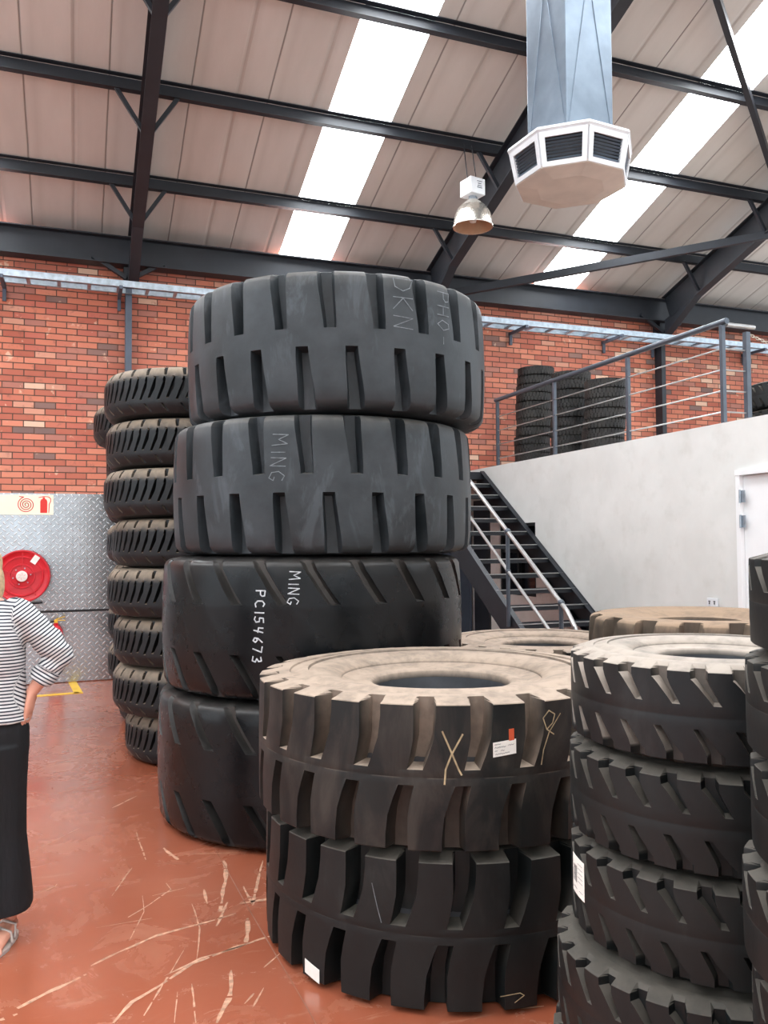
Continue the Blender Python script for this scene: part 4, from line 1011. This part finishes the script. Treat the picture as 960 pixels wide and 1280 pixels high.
# ------------------------------------------------------------------ person
def loft(bm, secs, n=20, cap=True):
    """secs: (centre, rx, ry, axis dir, side dir, power)"""
    rings = []
    for s in secs:
        c = Vector(s[0]); rx, ry = s[1], s[2]; d = Vector(s[3]).normalized(); x = Vector(s[4]); x = (x-d*x.dot(d)).normalized(); y = d.cross(x); pw = s[5] if len(s) > 5 else 1
        rg = []
        for j in range(n):
            a = 2*PI*j/n; ca, sa = math.cos(a), math.sin(a)
            rg.append(bm.verts.new(c+x*rx*math.copysign(abs(ca)**pw, ca)+y*ry*math.copysign(abs(sa)**pw, sa)))
        rings.append(rg)
    for a, b in zip(rings, rings[1:]):
        for j in range(n): bm.faces.new((a[j], a[(j+1) % n], b[(j+1) % n], b[j]))
    if cap: bm.faces.new(rings[0][::-1]); bm.faces.new(rings[-1])
def limb(bm, pts, rs, n=16, flat=1.0, side=(1, 0, 0)):
    secs = []
    for i, p in enumerate(pts):
        d = Vector(pts[min(i+1, len(pts)-1)])-Vector(pts[max(i-1, 0)]); secs.append((p, rs[i], rs[i]*flat, d, side))
    loft(bm, secs, n)
    for i in (0, -1): bmesh.ops.create_uvsphere(bm, u_segments=n, v_segments=8, radius=rs[i]*.98, matrix=Matrix.Translation(pts[i]))
def ell(bm, c, r, rot=None):
    bmesh.ops.create_uvsphere(bm, u_segments=24, v_segments=16, radius=1, matrix=Matrix.Translation(c) @ (rot.to_4x4() if rot else Matrix.Identity(4)) @ Matrix.Diagonal((r[0], r[1], r[2], 1)))
def remeshed(name, bm, mat, parent, vox, smooth=4, post=None):
    bmesh.ops.recalc_face_normals(bm, faces=bm.faces[:])
    me = bpy.data.meshes.new('tmp'); bm.to_mesh(me); bm.free(); o = bpy.data.objects.new('tmp', me); C.objects.link(o)
    r = o.modifiers.new('r', 'REMESH'); r.mode = 'VOXEL'; r.voxel_size = vox
    s = o.modifiers.new('s', 'SMOOTH'); s.factor = .5; s.iterations = smooth
    dg = bpy.context.evaluated_depsgraph_get(); m2 = bpy.data.meshes.new_from_object(o.evaluated_get(dg))
    bpy.data.objects.remove(o); bpy.data.meshes.remove(me)
    if post: post(m2)
    m2.name = name; m2.materials.clear(); q = link(name, m2, mat, parent)
    for p in m2.polygons: p.use_smooth = True
    return q
pp = fp(3.48, -19)
# person frame: faces the hall entrance (-Y local), her left is +X
pr = thing('person', 'person in striped top and black trousers standing with a hand on the hip', 'person', (pp.x, pp.y, 0), math.radians(-20))
pr.scale = (1.04, 1.04, 1.0)
LE = {'sh': Vector((.150, .0, 1.345)), 'el': Vector((.282, .055, 1.155)), 'wr': Vector((.190, .015, 1.010))}
def fingers(bm, wrist, dir_, palm_n, side_dir, curl, s=1):
    """wrist, direction of the hand, palm normal, direction towards the thumb"""
    d = dir_.normalized(); nrm = palm_n.normalized(); t_ = side_dir.normalized()
    loft(bm, [(wrist-d*.02, .023*s, .018*s, d, t_), (wrist, .025*s, .018*s, d, t_), (wrist+d*.03*s, .036*s, .016*s, d, t_), (wrist+d*.07*s, .040*s, .014*s, d, t_), (wrist+d*.088*s, .036*s, .011*s, d, t_)], 16)
    for off, L in ((.029, .070), (.010, .078), (-.010, .072), (-.028, .056)):
        p = wrist+d*.082*s+t_*off*s; pts = [p-d*.02]; dd = d.copy()
        rs = [.0088*s]
        for k, f in enumerate((.45, .32, .23)):
            dd = (dd+nrm*curl*(.5+k*.6)+t_*off*.6).normalized(); p = p+dd*L*f*s; pts.append(p.copy()); rs.append((.0085-.0009*k)*s)
        limb(bm, pts, rs, 10)
    p = wrist+d*.025*s+t_*.025*s; a = (d*.6+t_*.8+nrm*.2).normalized(); b = (d*.9+t_*.4+nrm*.3).normalized()
    limb(bm, [p-a*.01, p+a*.03*s, p+a*.03*s+b*.03*s, p+a*.03*s+b*.055*s], [.013*s, .0115*s, .010*s, .0085*s], 10)
bm = bmesh.new(); Z = (0, 0, 1); X_ = (1, 0, 0)
# torso
loft(bm, [((0, .0, .78), .13, .095, Z, X_), ((0, .005, .88), .165, .115, Z, X_), ((0, 0, .96), .145, .10, Z, X_), ((0, 0, 1.04), .125, .09, Z, X_), ((0, -.01, 1.14), .135, .105, Z, X_), ((0, -.01, 1.24), .15, .11, Z, X_), ((0, 0, 1.33), .15, .085, Z, X_), ((0, .005, 1.385), .085, .06, Z, X_), ((0, .0, 1.41), .055, .052, Z, X_)], 24)
limb(bm, [(0, .01, 1.36), (-.02, 0, 1.42), (-.04, -.01, 1.46)], [.052, .048, .05])
# head
HC = Vector((-.028, -.012, 1.51))
loft(bm, [(HC+Vector((0, -.045, -.112)), .022, .014, Z, X_), (HC+Vector((0, -.032, -.10)), .042, .045, Z, X_), (HC+Vector((0, -.015, -.07)), .058, .072, Z, X_), (HC+Vector((0, -.006, -.03)), .068, .086, Z, X_), (HC+Vector((0, 0, .01)), .073, .092, Z, X_), (HC+Vector((0, .004, .05)), .071, .090, Z, X_), (HC+Vector((0, .006, .085)), .055, .070, Z, X_), (HC+Vector((0, .006, .107)), .025, .035, Z, X_)], 28)
ell(bm, HC+Vector((0, -.094, -.022)), (.011, .018, .015)); limb(bm, [HC+Vector((0, -.083, .015)), HC+Vector((0, -.098, -.018))], [.007, .010])
for s in (-1, 1):
    ell(bm, HC+Vector((s*.075, .005, -.01)), (.008, .018, .03)); ell(bm, HC+Vector((s*.032, -.068, -.03)), (.022, .016, .02)); ell(bm, HC+Vector((s*.03, -.079, .022)), (.02, .008, .006))
ell(bm, HC+Vector((0, -.082, -.058)), (.022, .010, .007)); ell(bm, HC+Vector((0, -.080, -.068)), (.019, .010, .007)); ell(bm, HC+Vector((0, -.074, -.098)), (.018, .014, .014))
# left arm (akimbo)
limb(bm, [LE['sh'], LE['sh'].lerp(LE['el'], .5), LE['el']], [.046, .041, .036]); limb(bm, [LE['el'], LE['el'].lerp(LE['wr'], .4), LE['wr']], [.036, .034, .024])
fingers(bm, LE['wr'], Vector((-.14, -.05, -1)), Vector((-1, .1, 0)), Vector((0, 1, .1)), .16)
# right arm hanging
rs_ = Vector((-.150, 0, 1.345)); re_ = Vector((-.215, .03, 1.08)); rw_ = Vector((-.215, -.04, .86))
limb(bm, [rs_, rs_.lerp(re_, .5), re_], [.046, .041, .036]); limb(bm, [re_, re_.lerp(rw_, .4), rw_], [.036, .034, .024])
fingers(bm, rw_, Vector((.02, -.1, -1)), Vector((1, 0, 0)), Vector((0, -1, 0)), .22)
# legs and feet
for s, fx in ((1, .112), (-1, -.10)):
    fy = -.02 if s > 0 else .04
    limb(bm, [(s*.08, 0, .82), (s*.085, -.01, .62), (fx, -.01+fy*.5, .45)], [.085, .068, .052]); limb(bm, [(fx, fy*.5-.01, .45), (fx, fy+.02, .30), (fx, fy+.02, .10)], [.052, .053, .033])
    limb(bm, [(fx, fy+.04, .05), (fx, fy-.0, .055), (fx+s*.004, fy-.08, .038), (fx+s*.008, fy-.135, .028)], [.03, .035, .033, .030], flat=.85)
    for j, (ox, L) in enumerate(((-.024, .034), (-.008, .031), (.005, .028), (.017, .022), (.028, .016))):
        b = Vector((fx+s*(.008+ox), fy-.135, .024)); limb(bm, [b, b+Vector((s*ox*.15, -L*.6, 0)), b+Vector((s*ox*.2, -L, -.003))], [.0115 if j == 0 else .0085]*3, 10)
remeshed('body', bm, M['skin'], pr, .0045, 3)
for s in (-1, 1):
    bm = bmesh.new(); ell(bm, HC+Vector((s*.031, -.0755, .004)), (.013, .010, .0075)); e = bm_obj('eye', bm, M['eye'], pr, smooth=60)
    bm = bmesh.new(); ell(bm, HC+Vector((s*.031, -.0835, .004)), (.0055, .003, .0055)); bm_obj('iris', bm, M['iris'], e, smooth=60)
bm = bmesh.new(); ell(bm, HC+Vector((0, -.089, -.059)), (.019, .006, .0045)); ell(bm, HC+Vector((0, -.087, -.066)), (.016, .006, .005)); bm_obj('lips', bm, M['lip'], pr, smooth=60)
# hair: short bob
bm = bmesh.new()
ell(bm, HC+Vector((0, .018, .035)), (.088, .098, .098)); ell(bm, HC+Vector((0, .05, -.03)), (.082, .062, .085))
for s in (-1, 1): ell(bm, HC+Vector((s*.074, .02, -.05)), (.026, .045, .075)); limb(bm, [HC+Vector((s*.02, -.075, .085)), HC+Vector((s*.06, -.05, .06)), HC+Vector((s*.078, -.012, .02))], [.018, .018, .014])
def hair_post(me):
    nn_ = [x.normal.copy() for x in me.vertices]
    for v, nm_ in zip(me.vertices, nn_):
        n = noise.noise(Vector((v.co.x*60, v.co.y*60, v.co.z*9))); v.co += nm_*n*.004
remeshed('hair', bm, M['hair'], pr, .005, 2, hair_post)
# shirt
EL = LE['el']; WR = LE['wr']; SH = LE['sh']
bm = bmesh.new()
loft(bm, [((0, .003, .895), .182, .133, Z, X_), ((0, .003, .93), .180, .131, Z, X_), ((0, 0, 1.0), .168, .12, Z, X_), ((0, -.005, 1.08), .163, .118, Z, X_), ((0, -.012, 1.16), .166, .128, Z, X_), ((0, -.012, 1.24), .170, .128, Z, X_), ((0, 0, 1.32), .168, .102, Z, X_), ((0, .003, 1.37), .125, .078, Z, X_), ((0, .003, 1.392), .085, .066, Z, X_)], 32)
fo = (WR-EL).normalized(); cuff = EL+fo*.13
limb(bm, [SH+Vector((-.02, 0, .0)), SH.lerp(EL, .35), SH.lerp(EL, .75), EL], [.062, .061, .056, .053], 20); limb(bm, [EL, EL.lerp(cuff, .5), cuff-fo*.03], [.053, .050, .046], 20)
loft(bm, [(cuff-fo*.05, .046, .046, fo, X_), (cuff, .047, .047, fo, X_)], 20)
limb(bm, [rs_+Vector((.02, 0, 0)), rs_.lerp(re_, .4), re_], [.062, .058, .052], 20); rf = (rw_-re_).normalized(); limb(bm, [re_, re_+rf*.07], [.052, .047], 20); loft(bm, [(re_+rf*.05, .047, .047, rf, X_), (re_+rf*.12, .047, .047, rf, X_)], 20)
def segd(p, a, b):
    ab = b-a; t_ = max(0, min(1, (p-a).dot(ab)/ab.length_squared)); return (p-a-ab*t_).length, t_*ab.length
def shirt_post(me):
    at = me.attributes.new('stripe', 'FLOAT', 'POINT')
    nn_ = [x.normal.copy() for x in me.vertices]
    for i, v in enumerate(me.vertices):
        p = v.co.copy(); val = p.z+.010*math.sin(p.x*9)
        for a, b, off in ((SH, EL, 0), (EL, WR, (EL-SH).length), (rs_, re_, 0), (re_, rw_, (re_-rs_).length)):
            d, l_ = segd(p, a, b)
            if d < .085 and abs(p.x) > .135+max(0, (p.z-1.30))*0.1 and (d < .07 or l_ > .03):
                ang = p.x if a is SH or a is EL else -p.x
                val = 1.35-(off+(p-a).dot((b-a).normalized()))*1.0; break
        at.data[i].value = val
        n = noise.noise(Vector((p.x*9, p.y*9, p.z*22)))+.5*noise.noise(Vector((p.x*22, p.y*20, p.z*40)))
        amt = .005 + (.006 if (p-EL).length < .12 else 0)
        v.co += nn_[i]*n*amt
remeshed('striped_top', bm, M['shirt'], pr, .005, 3, shirt_post)
# trousers: wide legs
bm = bmesh.new()
loft(bm, [((0, .003, .93), .158, .112, Z, X_), ((0, .005, .86), .178, .128, Z, X_), ((0, .004, .78), .180, .125, Z, X_), ((0, .002, .70), .172, .115, Z, X_)], 32)
for s in (1, -1):
    fy = -.02 if s > 0 else .04
    loft(bm, [((s*.085, 0, .80), .09, .115, Z, X_), ((s*.087, .0, .62), .085, .105, Z, X_), ((s*.09, fy*.5, .42), .085, .105, Z, X_), ((s*.098, fy, .25), .098, .115, Z, X_), ((s*.10, fy-.0, .17), .104, .120, (0, .0, 1), X_), ((s*.10, fy-.0, .135), .105, .120, (0, .0, 1), X_)], 24)
def tr_post(me):
    nn_ = [x.normal.copy() for x in me.vertices]
    for v, nm_ in zip(me.vertices, nn_):
        p = v.co; n = noise.noise(Vector((p.x*14, p.y*14, p.z*2.2))); k = min(1, max(.15, (.8-p.z)/.5)); v.co += Vector((nm_.x, nm_.y, 0))*n*.014*k
remeshed('trousers', bm, M['trousers'], pr, .006, 4, tr_post)
for s, fx in ((1, .112), (-1, -.10)):
    fy = -.02 if s > 0 else .04
    out = []
    for k in range(24):
        a = 2*PI*k/24; hx = .042 if math.sin(a) < 0 else .034; out.append((fx+s*.006+hx*math.cos(a), fy-.05+.125*math.sin(a)))
    bm = bmesh.new(); prism(bm, out, Matrix.Translation((0, 0, .0015)), .013); bm_obj('sandal_sole', bm, M['sandal'], pr, smooth=40)
    bm = bmesh.new()
    for pts_ in ([(fx-.038, fy-.04, .014), (fx-.034, fy-.045, .06), (fx, fy-.055, .078), (fx+.036, fy-.045, .058), (fx+.04, fy-.04, .014)],
                 [(fx+s*-.008, fy-.15, .02), (fx+s*-.006, fy-.14, .052), (fx, fy-.10, .066), (fx, fy-.055, .08)],
                 [(fx-.036, fy-.01, .02), (fx-.035, fy+.0, .07), (fx, fy-.03, .098), (fx+.035, fy+.0, .07), (fx+.036, fy-.01, .02)]):
        tube(bm, pts_, .0055, 8)
    bm_obj('sandal_strap', bm, M['sandal'], pr, smooth=60)
